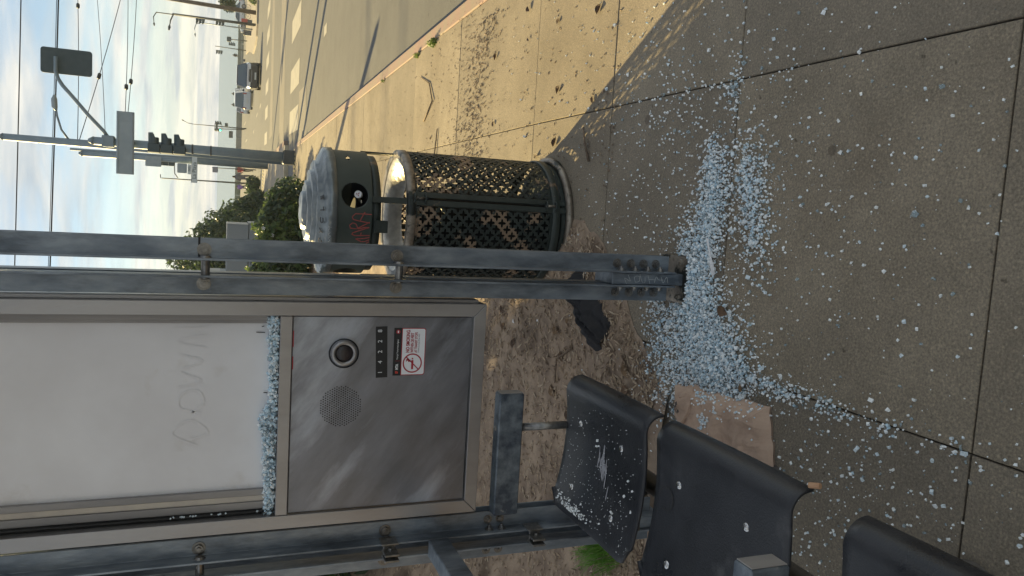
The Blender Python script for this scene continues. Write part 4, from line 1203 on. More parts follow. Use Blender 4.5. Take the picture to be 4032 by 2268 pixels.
# ------------------------------------------------------------------ broken tempered glass on the ground
# streams of crumbs: (x, y, length, width, heading, how many); heading from +X towards +Y
rg = random.Random(11)
def gz(x, y):
    return mulch_z(x, y) if (y > 2.42 and x < bed_edge(y)) else zg(y) + 0.001
STREAM = [  # dense pile below the panel and post, running out over the sidewalk
    ((-0.17, 2.34), 0.10, 0.045, 10, 620), ((-0.30, 2.28), 0.11, 0.075, 30, 1250), ((-0.44, 2.20), 0.085, 0.085, 40, 1150), ((-0.50, 2.10), 0.07, 0.085, 60, 900),
    ((-0.08, 2.27), 0.11, 0.035, 8, 520), ((0.03, 2.24), 0.08, 0.035, 0, 360), ((0.13, 2.24), 0.07, 0.035, 10, 330), ((0.22, 2.25), 0.05, 0.045, 0, 170),
    ((0.02, 2.02), 0.09, 0.045, 12, 260), ((0.12, 2.05), 0.07, 0.05, 0, 240), ((0.20, 2.08), 0.05, 0.05, 0, 110), ((-0.05, 1.98), 0.06, 0.04, 0, 90),
    ((-0.42, 2.44), 0.13, 0.08, 20, 520), ((-0.55, 2.42), 0.10, 0.10, 30, 330), ((-0.36, 2.56), 0.08, 0.05, 15, 130), ((-0.60, 2.28), 0.07, 0.14, 0, 220), ((-0.72, 2.15), 0.05, 0.14, 0, 160), ((-0.85, 2.02), 0.09, 0.10, 0, 130),
    ((-0.487, 1.87), 0.020, 0.09, 0, 190), ((-0.487, 1.66), 0.015, 0.09, 0, 75), ((-0.485, 1.45), 0.020, 0.10, 0, 46), ((-0.48, 1.20), 0.026, 0.09, 0, 30),
    ((0.47, 2.165), 0.10, 0.014, 0, 34), ((0.45, 2.19), 0.035, 0.03, 0, 55), ((0.47, 2.45), 0.012, 0.25, 0, 32), ((0.34, 2.16), 0.10, 0.012, 0, 16),
    ((-0.68, 1.62), 0.12, 0.18, 0, 150), ((-0.66, 1.30), 0.12, 0.20, 0, 60), ((-0.25, 1.5), 0.25, 0.3, 0, 45), ((0.1, 2.2), 0.36, 0.42, 0, 420), ((0.25, 2.75), 0.35, 0.35, 0, 190), ((0.42, 2.55), 0.10, 0.10, 0, 70),
    ((0.3, 1.7), 0.35, 0.35, 0, 120), ((0.75, 2.7), 0.3, 0.4, 0, 110), ((0.9, 3.6), 0.3, 0.5, 0, 60), ((0.25, 1.25), 0.3, 0.2, 0, 35), ((-0.95, 1.75), 0.06, 0.2, 0, 70), ((-1.02, 2.3), 0.05, 0.12, 0, 40)]
pts = []
cells = {}
for (cx, cyy), a, w, hd, n in STREAM:
    ch, sh = math.cos(R(hd)), math.sin(R(hd))
    for k in range(int(n * (1.7 if n > 300 else 1.3))):
        u, v = rg.gauss(0, a), rg.gauss(0, w)
        x, y = cx + u * ch - v * sh, cyy + u * sh + v * ch
        if abs(x + 0.213) < 0.088 and abs(y - YP) < 0.088: continue
        s_ = rg.choice((0.0014, 0.0020, 0.0025, 0.0030, 0.0037)) * rg.uniform(0.8, 1.15)
        if rg.random() < 0.04: s_ *= 1.7
        key = (int(x / 0.008 + 1000), int(y / 0.008 + 1000))
        lv = cells.get(key, 0); cells[key] = lv + 1
        if lv > 3: continue
        pts.append((x, y, gz(x, y) + s_ * 0.65 + lv * 0.0042, s_, lv))
for k in range(60):             # pieces still joined together
    (cx, cyy), a, w, hd, n = STREAM[rg.choice((1, 1, 2, 2, 3, 3, 12, 13, 9, 8))]
    x, y = cx + rg.gauss(0, a), cyy + rg.gauss(0, w)
    if abs(x + 0.213) < 0.095 and abs(y - YP) < 0.095: continue
    for q in range(rg.randint(4, 9)):
        s_ = rg.uniform(0.0028, 0.0042)
        pts.append((x + rg.gauss(0, .006), y + rg.gauss(0, .006), gz(x, y) + 0.012 + rg.random() * .005, s_, 2))
for k in range(3200):           # fine glass dust round the pile
    (cx, cyy), a, w, hd, n = STREAM[rg.choice((0, 1, 1, 2, 2, 3, 4, 5, 6, 8, 9, 12, 13, 15, 18, 26, 29, 29, 30))]
    x, y = cx + rg.gauss(0, a * 1.3), cyy + rg.gauss(0, w * 1.5)
    if abs(x + 0.213) < 0.088 and abs(y - YP) < 0.088: continue
    s_ = rg.uniform(0.0006, 0.0013)
    pts.append((x, y, gz(x, y) + s_, s_, 0))
# those that show largest in the picture: near the camera, big, on top
order = sorted(range(len(pts)), key=lambda i: -(pts[i][3] * (1 + 0.15 * pts[i][4]) / (1.0 + math.hypot(pts[i][0], pts[i][1]))) - (0.0002 if pts[i][4] >= 1 else 0))
single = set(order[:300])
lib = []
for k in range(10):
    b = MB(); crumb(b, (0, 0, 0), 1.0, rg)
    me = bpy.data.meshes.new('glass_crumb'); me.from_pydata(b.v, [], b.f); me.update(); me.materials.append((M_glass_w, M_glass_w, M_glass, M_glass_c, M_glass_w, M_glass, M_glass_w, M_glass_c, M_glass, M_glass_b)[k])
    lib.append(me)
heap = MB()
for i, (x, y, z, s_, lv) in enumerate(pts):
    if i in single:
        o = bpy.data.objects.new('glass_crumb', lib[i % 10])
        o.location = (x, y, z); o.scale = (s_, s_, s_)
        o.rotation_euler = (rg.uniform(0, 6.28), rg.uniform(0, 6.28), rg.uniform(0, 6.28))
        col.objects.link(o)
        tag(o, 'small clear crumb of shattered tempered glass on the pavement', 'glass crumb', 'crumbs of broken glass scattered on the pavement')
    else:
        heap.mi = rg.choice((0, 0, 1, 1, 1, 2, 2, 3)) if lv or cells.get((int(x / 0.008 + 1000), int(y / 0.008 + 1000)), 0) > 1 else rg.choice((0, 1, 1, 1, 3))
        crumb(heap, (x, y, z), s_, rg)
tag(heap.build('glass_heap', GLASS), 'spilled stream of pale blue shattered glass below the shelter panel', 'broken glass', kind='stuff')

# ------------------------------------------------------------------ litter
BAGCR = MB()
bag = empty('paper_bag', (-0.72, 2.1, 0), 'flattened brown paper bag lying half under the seats', 'paper bag')
c00, c10, c11, c01 = Vector((-0.588, 2.36, 0)), Vector((-0.548, 1.86, 0)), Vector((-0.90, 1.78, 0)), Vector((-0.93, 2.33, 0))
def bag_pt(s_, t, top=True):
    p = (c00 * (1 - s_) + c10 * s_) * (1 - t) + (c01 * (1 - s_) + c11 * s_) * t
    ed = min(s_, 1 - s_, t, 1 - t)
    puff = min(1, ed / 0.10)
    z = 0.008 + puff * (0.026 + 0.026 * (0.5 - abs(nz(s_ * 3.2, t * 2.6, 1.7))) + 0.020 * (0.4 - abs(nz(s_ * 7, t * 6, 4))) + 0.004 * nz(s_ * 25, t * 22, 4)) + 0.016 * max(0, 1 - abs(s_ - 0.60 + t * 0.2) / 0.06) * (0.4 + 0.6 * t)
    x = p.x + 0.014 * nz(s_ * 7, t * 7, 9); y = p.y + 0.014 * nz(s_ * 7, t * 7, 3)
    return (x, y, z if top else 0.002)
b = MB(); N_ = 34
for top in (True, False):
    vs = [bag_pt(i / N_, j / N_, top) for i in range(N_ + 1) for j in range(N_ + 1)]
    fs = []
    for i in range(N_):
        for j in range(N_):
            a = i * (N_ + 1) + j
            q = (a, a + 1, a + N_ + 2, a + N_ + 1)
            fs.append(q if not top else q[::-1])
    b.add(vs, fs)
bag_b = b.build('bag_body', M_paper, bag, smooth=False)
for k in range(150):
    s0, t0 = (rg.uniform(0.25, 0.95), abs(rg.gauss(0, 0.10))) if k < 110 else (rg.gauss(0.42, 0.04), rg.gauss(0.30, 0.05))
    if s0 > 0.99 or t0 > 0.95: continue
    x, y, z = bag_pt(s0, t0); BAGCR.mi = rg.choice((0, 1, 1, 2))
    crumb(BAGCR, (x, y, z + 0.003), rg.uniform(0.0018, 0.0040), rg)
tag(BAGCR.build('glass_on_bag', GLASS), 'glass crumbs spilled over the edge of the brown paper bag', 'glass crumbs', kind='stuff')
# folded flap at the far end with its print
fl = MB()
fp = [bag_pt(s_, t) for s_, t in ((0.015, 0.01), (0.24, 0.02), (0.26, 0.22), (0.20, 0.36), (0.02, 0.33))]
vs = [(x - 0.004, y, z + 0.012) for x, y, z in fp]; ctr = (sum(p[0] for p in vs) / 5, sum(p[1] for p in vs) / 5, max(p[2] for p in vs) + 0.006)
fl.add(vs + [ctr] + [(x, y, z - 0.014) for x, y, z in vs], [(0, 1, 5), (1, 2, 5), (2, 3, 5), (3, 4, 5), (4, 0, 5)] + [(i, (i + 1) % 5, 6 + (i + 1) % 5, 6 + i) for i in range(5)])
flap = fl.build('folded_flap', M_paper, bag)
tx = Vector((0.30, -1, 0)).normalized() * 1.0
tx = Vector((-0.33, -1, 0)).normalized(); ty = Vector((1, -0.33, 0)).normalized()
zt = ctr[2] + 0.006
text('print', 'PULL HANDLES UP', 0.021, M_black, (-0.648, 2.315, zt), tx, ty, flap, 0.0006, xs=0.8)
text('print', 'NOT OUT', 0.021, M_black, (-0.672, 2.317, zt), tx, ty, flap, 0.0006, xs=0.8)
ar = MB(); ao = Vector((-0.645, 2.268, zt))
ar.prism([(-.003, -.012), (.003, -.012), (.003, .002), (.008, .002), (0, .014), (-.008, .002), (-.003, .002)], ao, tx, ty, 0.0006)
ar.build('print_arrow', M_black, flap)

cl = MB()
cpath = [(-0.27, 3.20), (-0.35, 3.11), (-0.42, 3.02), (-0.48, 2.94), (-0.53, 2.86)]
NL, NW = 34, 22
vs, fs = [], []
for i in range(NL + 1):
    t = i / NL * (len(cpath) - 1); k = min(int(t), len(cpath) - 2); f = t - k
    px = cpath[k][0] * (1 - f) + cpath[k + 1][0] * f; py = cpath[k][1] * (1 - f) + cpath[k + 1][1] * f
    dx, dy = cpath[k + 1][0] - cpath[k][0], cpath[k + 1][1] - cpath[k][1]; l = math.hypot(dx, dy); qx, qy = -dy / l, dx / l
    tt = i / NL
    hw = 0.045 + 0.040 * math.sin(tt * PI * 0.8) + 0.030 * nz(tt * 8, 3.3)
    hw *= min(1, 0.55 + (1 - tt) * 6) * min(1, 0.5 + tt * 7)
    for j in range(NW + 1):
        s_ = j / NW * 2 - 1
        x, y = px + qx * hw * s_, py + qy * hw * s_
        ridge = 0.034 * abs(math.sin(s_ * 4.0 + 3.5 * nz(tt * 3, s_, 2.0) + tt * 3)) + 0.030 * nz(tt * 8, s_ * 4, 5)
        h = (1 - abs(s_) ** 3) * (0.030 + ridge) * min(1, tt * 8 + .25) * min(1, (1 - tt) * 8 + .25)
        vs.append((x, y, gz(x, y) + 0.002 + h))
for i in range(NL):
    for j in range(NW):
        a = i * (NW + 1) + j; fs.append((a, a + 1, a + NW + 2, a + NW + 1))
cl.add(vs, fs)
o = cl.build('black_garment', M_cloth, None, smooth=True, loc=(-0.4, 3.05, 0))
tag(o, 'crumpled black piece of clothing on the mulch behind the post', 'clothing')

def leaf(x, y, s_, yaw, mi, label, z=None, curl=0.35):
    b = MB(); n = 6
    z = gz(x, y) + 0.003 if z is None else z
    vs = []
    for k in range(n + 1):
        t = k / n; w = math.sin(PI * t ** 0.8) * 0.30 * s_
        u = (t - 0.5) * s_
        for q in (-1, 0, 1):
            lx, ly, lz = u, q * w, (abs(q) * curl * w + 0.15 * s_ * (t - 0.5) ** 2 * 2)
            vs.append((x + lx * math.cos(yaw) - ly * math.sin(yaw), y + lx * math.sin(yaw) + ly * math.cos(yaw), z + lz))
    b.add(vs, [(3 * k + j, 3 * k + j + 1, 3 * k + j + 4, 3 * k + j + 3) for k in range(n) for j in range(2)])
    o = b.build('dry_leaf', M_leafb[mi], None, smooth=True, loc=(x, y, z))
    tag(o, label, 'leaf', 'dry leaves on the ground')
    return o
leaf(-0.29, 2.115, 0.060, R(-100), 0, 'curled brown leaf lying on the pile of glass', z=0.020)
leaf(-0.52, 1.99, 0.028, R(20), 2, 'small orange leaf on the glass beside the paper bag', z=0.020)
for (x, y, s_, w) in ((0.62, 3.62, .050, 'small dark leaf on the sunlit slab closest to the shadow edge'), (0.93, 3.22, .055, 'dark leaf beside the shadow edge near the right picture border'), (1.12, 4.1, .05, 'dark leaf on the sunlit slab near the curb side'), (0.36, 3.62, .055, 'dark leaf just right of the recycling bin base'), (0.30, 3.86, .05, 'dark leaf next to the bin on the sunlit slab joint'), (0.95, 4.65, .05, 'dark leaf halfway between bin and curb')):
    leaf(x, y, s_, rnd.uniform(0, 6), 1, w, curl=0.9)
common = 'small dry brown leaf among the debris on the sunlit sidewalk'
for k in range(14):
    y = 3.2 + 6.5 * rnd.random() ** 1.4; x = rnd.uniform(0.15, 1.3)
    leaf(x, y, rnd.uniform(0.025, 0.042), rnd.uniform(0, 6), rnd.choice((0, 1, 1)), common, curl=0.7)
mul = 'brown leaf or bark flake lying on the mulch under the panel'
for k in range(18):
    y = 2.6 + 1.6 * rnd.random(); x = bed_edge(y) - 0.1 - rnd.random() * 0.9
    leaf(x, y, rnd.uniform(0.04, 0.08), rnd.uniform(0, 6), rnd.choice((0, 1, 2)), mul, curl=0.6)

def twig(p, r, label):
    pts_ = [(x, y, gz(x, y) + z) for x, y, z in p]
    o = MB().tube(pts_, [r * (1 - 0.5 * i / (len(p) - 1)) for i in range(len(p))], 6).build('twig', M_twig, None, smooth=True, loc=pts_[0])
    tag(o, label, 'twig', 'twigs on the ground')
twig([(0.25, 3.22, .006), (0.33, 3.26, .012), (0.41, 3.30, .006)], 0.006, 'dark bent twig in the shadow in front of the bin base')
twig([(0.72, 6.55, .008), (0.86, 6.25, .012), (1.02, 6.40, .008), (1.12, 6.75, .006)], 0.007, 'forked twig on the sunlit sidewalk near the red curb')
twig([(0.05, 6.0, .008), (0.35, 6.1, .014), (0.62, 6.05, .008)], 0.008, 'long thin stick in the debris band behind the bin')
twig([(-0.55, 2.78, .008), (-0.52, 2.95, .016), (-0.46, 3.05, .01)], 0.006, 'thin stick on the mulch next to the black clothing')
twig([(-0.80, 2.62, .008), (-0.74, 2.80, .014), (-0.72, 3.0, .008)], 0.007, 'crooked stick on the mulch below the steel door')
twig([(-0.95, 2.75, .008), (-1.00, 2.90, .020), (-0.98, 3.05, .008)], 0.005, 'thin stick on the mulch left of the armrest tube')
twig([(-0.62, 3.2, .008), (-0.70, 3.35, .015), (-0.83, 3.40, .008)], 0.006, 'curved twig on the mulch behind the steel door corner')

fork = MB()
fp0, fp1 = Vector((-0.125, 2.22, 0.016)), Vector((-0.095, 2.10, 0.018))
dd = (fp1 - fp0).normalized(); nn = Vector((-dd.y, dd.x, 0))
a = Vector((-0.055, 2.235, 0.020)); c_ = Vector((-0.20, 2.175, 0.018)); dd = (c_ - a).normalized(); nn = Vector((-dd.y, dd.x, 0))
fork.prism([(0, -.0035), (.075, -.003), (.092, -.009), (.092, .009), (.075, .003), (0, .0035)], a, dd, nn, 0.003, (0, 0, 1))
for k in range(4):
    o_ = -0.009 + k * 0.0047
    fork.prism([(.0918, o_), (.130, o_ + .0005), (.130, o_ + .0026), (.0918, o_ + .0034)], a + Vector((0, 0, 0.0003)), dd, nn, 0.0024, (0, 0, 1))
o = fork.build('plastic_fork', M_white_plastic, None, loc=a)
tag(o, 'white plastic fork lying across the stream of broken glass', 'fork')
o = MB().tube([(-0.545, 1.252, 0.405), (-0.539, 1.228, 0.398)], 0.0065, 10).build('cork_stub', mat('cork', (0.42, 0.24, 0.14), (0.5, 0.3, 0.18), 80, 0.9), None, loc=(-0.54, 1.23, 0.40))
tag(o, 'pale orange stub stuck at the front corner of the middle seat', 'stub')
for x, y, s_, w in ((-0.36, 3.55, .02, 'white scrap of paper on the dirt left of the bin base'), (-0.62, 3.95, .02, 'white paper scrap on the mulch below the steel panel door'), (-0.85, 3.15, .022, 'pale yellow scrap of paper on the mulch beside a stick'), (-0.56, 3.6, .014, 'tiny white scrap on the mulch near the black clothing')):
    b = MB(); zz = gz(x, y) + 0.006
    b.add([(x, y, zz), (x + s_, y + .006, zz + .004), (x + s_ * 1.1, y + .02, zz + .002), (x + .004, y + .018, zz + .006)], [(0, 1, 2, 3)])
    tag(b.build('paper_scrap', M_paper if 'yellow' in w else M_white_plastic, None, solid=0.001, loc=(x, y, zz)), w, 'paper scrap')

# grass tuft behind the seats
b = MB()
for k in range(420):
    a, r_ = rnd.uniform(0, 2 * PI), 0.10 * math.sqrt(rnd.random())
    x, y = -1.36 + r_ * math.cos(a), 2.74 + r_ * math.sin(a) * 1.25
    z = gz(x, y)
    l = rnd.uniform(0.07, 0.16); ln = rnd.uniform(0.2, 0.9); h_ = a + rnd.gauss(0, 0.8); w = rnd.uniform(0.0012, 0.0024)
    d_ = Vector((math.cos(h_), math.sin(h_), 0)); s1 = Vector((-d_.y, d_.x, 0)) * w
    p0 = Vector((x, y, z)); p1 = p0 + d_ * l * ln * 0.35 + Vector((0, 0, l * 0.6)); p2 = p0 + d_ * l * ln + Vector((0, 0, l * (1.0 - 0.35 * ln)))
    b.add([p0 - s1, p0 + s1, p1 + s1 * .8, p1 - s1 * .8, p2], [(0, 1, 2, 3), (3, 2, 4)])
tag(b.build('grass_tuft', M_grass, None, loc=(-1.36, 2.74, 0)), 'bright green tuft of grass behind the far seat', 'grass')

# ------------------------------------------------------------------ shrubs and trees
def blob_dir(rg_):
    z = rg_.uniform(-1, 1); t = rg_.uniform(0, 2 * PI); r = math.sqrt(1 - z * z)
    return Vector((r * math.cos(t), r * math.sin(t), z))
def foliage(b, lobes, n, size, seed, nm=3, longness=1.6, gz_=None, droop=0.0):
    rg_ = random.Random(seed)
    tot = sum(r[3] * r[4] for r in lobes)
    for (cx, cyy, cz, rx, rz) in lobes:
        for k in range(int(n * rx * rz / tot)):
            d = blob_dir(rg_)
            lump = 1 + 0.28 * mnoise.noise(Vector((cx + d.x * 2.2, cyy + d.y * 2.2, cz + d.z * 2.2 + seed))) + 0.16 * mnoise.noise(Vector((cx + d.x * 6, d.y * 6, d.z * 6 + seed)))
            rr = lump * (0.62 + 0.38 * rg_.random() ** 0.6)
            p = Vector((cx + d.x * rx * rr, cyy + d.y * rx * rr, cz + d.z * rz * rr))
            g_ = gz_(p.x, p.y) if gz_ else -9
            if p.z < g_ + 0.02: continue
            nrm_ = (d + blob_dir(rg_) * 0.9).normalized()
            t = nrm_.orthogonal().normalized(); a = rg_.uniform(0, 2 * PI); u = nrm_.cross(t)
            t, u = t * math.cos(a) + u * math.sin(a), u * math.cos(a) - t * math.sin(a)
            s_ = size * rg_.uniform(0.6, 1.3)
            c = clump_tone(p, seed, rg_)
            b.mi = min(nm - 1, c)
            b.add([p - t * s_ * longness * .5, p + u * s_ * .42 + nrm_ * s_ * .12, p + t * s_ * longness * .5, p - u * s_ * .42 + nrm_ * s_ * .12], [(0, 1, 2, 3)])
def clump_tone(p, seed, rg_):
    v = mnoise.noise(Vector((p.x * 1.6, p.y * 1.6, p.z * 1.6 + seed))) + rg_.gauss(0, 0.25)
    return 0 if v < -0.05 else (1 if v < 0.35 else 2)
def shrub(name, loc, lobes, n, size, seed, mats, label, cat='shrub', group=None, stems=5, gz_=None, longness=1.6, trunk=None):
    r_ = empty(name, loc, label, cat, group)
    b = MB(); foliage(b, lobes, n, size, seed, len(mats), longness, gz_)
    b.build('foliage' if not trunk else 'crown', mats, r_)
    rg_ = random.Random(seed)
    if trunk:
        b = MB()
        h, tr = trunk
        b.tube([loc, (loc[0] + .03, loc[1], loc[2] + h * .5), (loc[0], loc[1] + .05, loc[2] + h)], [tr, tr * .75, tr * .5], 10)
        b.build('trunk', M_bark, r_, smooth=True)
        for k, lb in enumerate(lobes):
            MB().tube([(loc[0], loc[1], loc[2] + h * .7), ((loc[0] + lb[0]) / 2, (loc[1] + lb[1]) / 2, loc[2] + h * .9), (lb[0], lb[1], lb[2])], [tr * .45, tr * .3, tr * .12], 7).build('limb', M_bark, r_, smooth=True)
    else:
        for k in range(stems):
            lb = lobes[k % len(lobes)]
            p1 = (lb[0] + rg_.uniform(-.4, .4) * lb[3], lb[1] + rg_.uniform(-.4, .4) * lb[3], lb[2] + lb[4] * .3)
            p0 = (loc[0] * .5 + lb[0] * .5, loc[1] * .5 + lb[1] * .5, min(loc[2], lb[2] - lb[4] * .5))
            MB().tube([p0, ((p0[0] + p1[0]) / 2 + .05, (p0[1] + p1[1]) / 2, (p0[2] + p1[2]) / 2), p1], [.03, .02, .008], 6).build('stem', M_bark, r_, smooth=True)
    return r_
LM = [M_lf_dark, M_lf_mid, M_lf_bright]
LD = [M_lf_dark, M_lf_dark, M_lf_mid]
LB = [M_lf_mid, M_lf_bright, M_lf_bright]
# trees directly behind the end panel; they shade the shelter
shrub('leafy_tree', (-3.0, 7.2, bank(-3.0, 7.2) + zg(7.2)), [(-3.0, 7.2, 2.5, 1.0, 0.95), (-3.5, 7.9, 3.2, 1.0, 0.9), (-2.6, 6.5, 1.9, 0.85, 0.8), (-3.7, 6.9, 1.9, 0.9, 0.9), (-2.75, 7.0, 3.3, 0.8, 0.75)], 15000, 0.085, 21, LB, 'sunlit yellow green tree behind the white display panel', 'tree', trunk=(1.6, 0.09), gz_=lambda x, y: bank(x, y) + zg(y))
shrub('leafy_tree', (-2.2, 5.6, bank(-2.2, 5.6)), [(-2.2, 5.6, 1.25, 0.75, 0.85), (-2.55, 5.3, 1.9, 0.7, 0.7), (-1.75, 5.5, 1.35, 0.55, 0.65)], 5200, 0.08, 22, LM, 'green leafy tree hidden behind the steel door panel', 'tree', trunk=(0.9, 0.06), gz_=lambda x, y: bank(x, y))
shrub('leafy_tree', (-4.9, 9.3, bank(-4.9, 9.3) + zg(9.3)), [(-4.9, 9.3, 3.0, 1.3, 1.2), (-4.3, 9.9, 2.4, 1.0, 1.0), (-5.5, 8.6, 2.5, 1.1, 1.1)], 11000, 0.10, 23, LM, 'green tree on the mulch bank at the far left edge', 'tree', trunk=(1.5, 0.1), gz_=lambda x, y: bank(x, y) + zg(y))
# low bright shrub beside the sidewalk, dry brush in front of it
gzz = lambda x, y: zg(y) + bank(x, y)
shrub('green_shrub', (-0.9, 16.6, zg(16.6)), [(-0.25, 17.0, 0.05, 0.60, 0.62), (-0.75, 16.6, 0.25, 0.75, 0.62), (-1.4, 16.3, 0.32, 0.85, 0.65), (-2.1, 16.0, 0.35, 0.9, 0.68), (-0.05, 18.6, 0.0, 0.55, 0.45), (-2.9, 15.8, 0.6, 0.9, 0.8)], 16000, 0.075, 31, [M_lf_dark, M_lf_mid, M_lf_bright], 'low glossy green shrub with white blossoms beside the sidewalk', gz_=gzz, longness=2.0)
br = MB(); rg = random.Random(9)
for k in range(2600):
    y = rg.uniform(11.5, 15.8); x = bed_edge(y) - 0.15 - abs(rg.gauss(0, 0.9)); z = gzz(x, y)
    p0 = Vector((x, y, z)); d_ = Vector((rg.gauss(0, .6), rg.gauss(0, .6), abs(rg.gauss(0.5, .35)))).normalized(); l = rg.uniform(.08, .30)
    p1 = p0 + d_ * l; s1 = d_.orthogonal().normalized() * 0.006
    br.add([p0 - s1, p0 + s1, p1], [(0, 1, 2)])
tag(br.build('dry_brush', M_dry), 'tangle of dry tan stems at the foot of the green shrub', 'dry brush', kind='stuff')
bl = MB()
for (x, y, z) in ((-0.75, 15.95, 0.55), (-0.62, 16.0, 0.72), (-1.05, 15.8, 0.62), (-0.35, 16.6, 0.45), (-0.95, 15.75, 0.50)):
    for k in range(5):
        a = 2 * PI * k / 5
        bl.add([(x, y, z), (x + .03 * math.cos(a - .4), y - .01, z + .03 * math.sin(a - .4)), (x + .045 * math.cos(a), y - .02, z + .045 * math.sin(a)), (x + .03 * math.cos(a + .4), y - .01, z + .03 * math.sin(a + .4))], [(0, 1, 2, 3)])
tag(bl.build('white_blossoms', M_wht, None, loc=(-0.8, 15.9, 0.6)), 'few white blossoms on the low green shrub', 'blossom', kind='stuff')
# dark hedge climbing away to the left
HD = [((0.0, 45), (-0.55, 45.0, -0.75, 0.85, 1.1), 'dark green hedge end nearest the walking people'), ((-1.0, 43), (-1.25, 43.0, 0.0, 1.1, 1.5), 'dark rounded hedge shrub left of the people'),
      ((-2.0, 40), (-2.0, 40.0, 0.7, 1.3, 1.7), 'tall dark hedge shrub above the grey hut'), ((-2.6, 36), (-2.5, 36.0, 1.3, 1.4, 1.75), 'tall dark hedge shrub behind the grey hut'),
      ((-3.2, 33), (-3.25, 33.0, 1.6, 1.5, 1.9), 'dark hedge shrub seen through the gap in the shelter post'), ((-4.6, 31), (-4.7, 31.0, 2.0, 1.6, 2.1), 'dark hedge shrub hidden behind the shelter post'), ((-6.4, 30), (-6.6, 30.0, 2.3, 1.9, 2.3), 'large dark shrub on top of the bank')]
for k, ((x, y), lb, w) in enumerate(HD):
    cx, cyy, cz, rx, rz = lb
    shrub('dark_hedge_shrub', (x, y, zg(y)), [lb, (cx - rx * .7, cyy - .8, cz - rz * .35, rx * .8, rz * .8), (cx + rx * .1, cyy + .9, cz - .2, rx * .9, rz * .9), (cx - .3, cyy - 1.0, cz - rz * .7, rx, rz * .8)], 5200, 0.15, 41 + k, LD, w, group='dark hedge along the bank', gz_=lambda x_, y_: zg(y_) - 0.1, stems=4)
shrub('low_plant', (0.75, 57, zg(57)), [(0.9, 57, zg(57) + 0.35, 0.5, 0.5), (0.5, 57.3, zg(57) + 0.3, 0.5, 0.45)], 1500, 0.12, 60, LM, 'small green plant beside the walking people', stems=3)
shrub('roadside_tree', (19.3, 82, zg(82)), [(18.7, 82, 0.95, 0.95, 0.75), (19.7, 82.3, 1.25, 1.2, 0.9), (18.1, 82, 0.55, 0.5, 0.45), (20.6, 82, 1.0, 0.9, 0.8)], 4200, 0.15, 61, [M_lf_dark, M_lf_dark, M_lf_mid], 'dark windblown tree beside the brown pole at the road corner', 'tree', trunk=(2.0, 0.13))
shrub('low_plant', (17.8, 76, zg(76)), [(17.9, 76, zg(76) + 0.3, 0.6, 0.5), (19.2, 76.5, zg(76) + 0.4, 0.8, 0.6)], 1500, 0.14, 62, LB, 'green plant at the foot of the brown pole', stems=3)
# tufts of weed in the curb joint
for y, x, s_, w in ((6.3, 1.33, .10, 'weed growing from the joint beside the red curb'), (6.9, 1.335, .07, 'second smaller weed along the red curb'), (8.6, 1.34, .05, 'tiny weed in the curb joint further up the sidewalk')):
    b = MB()
    for k in range(130):
        d_ = blob_dir(rnd); d_.z = abs(d_.z) * .7
        p = Vector((x, y, zg(y) + .004)) + Vector((d_.x * .35, d_.y, d_.z)) * s_ * rnd.random() ** .5
        t = blob_dir(rnd) * s_ * .12; u = blob_dir(rnd) * s_ * .09
        b.add([p - t, p + u, p + t, p - u], [(0, 1, 2, 3)])
    tag(b.build('curb_weed', M_lf_bright, None, loc=(x, y, zg(y))), w, 'weed')

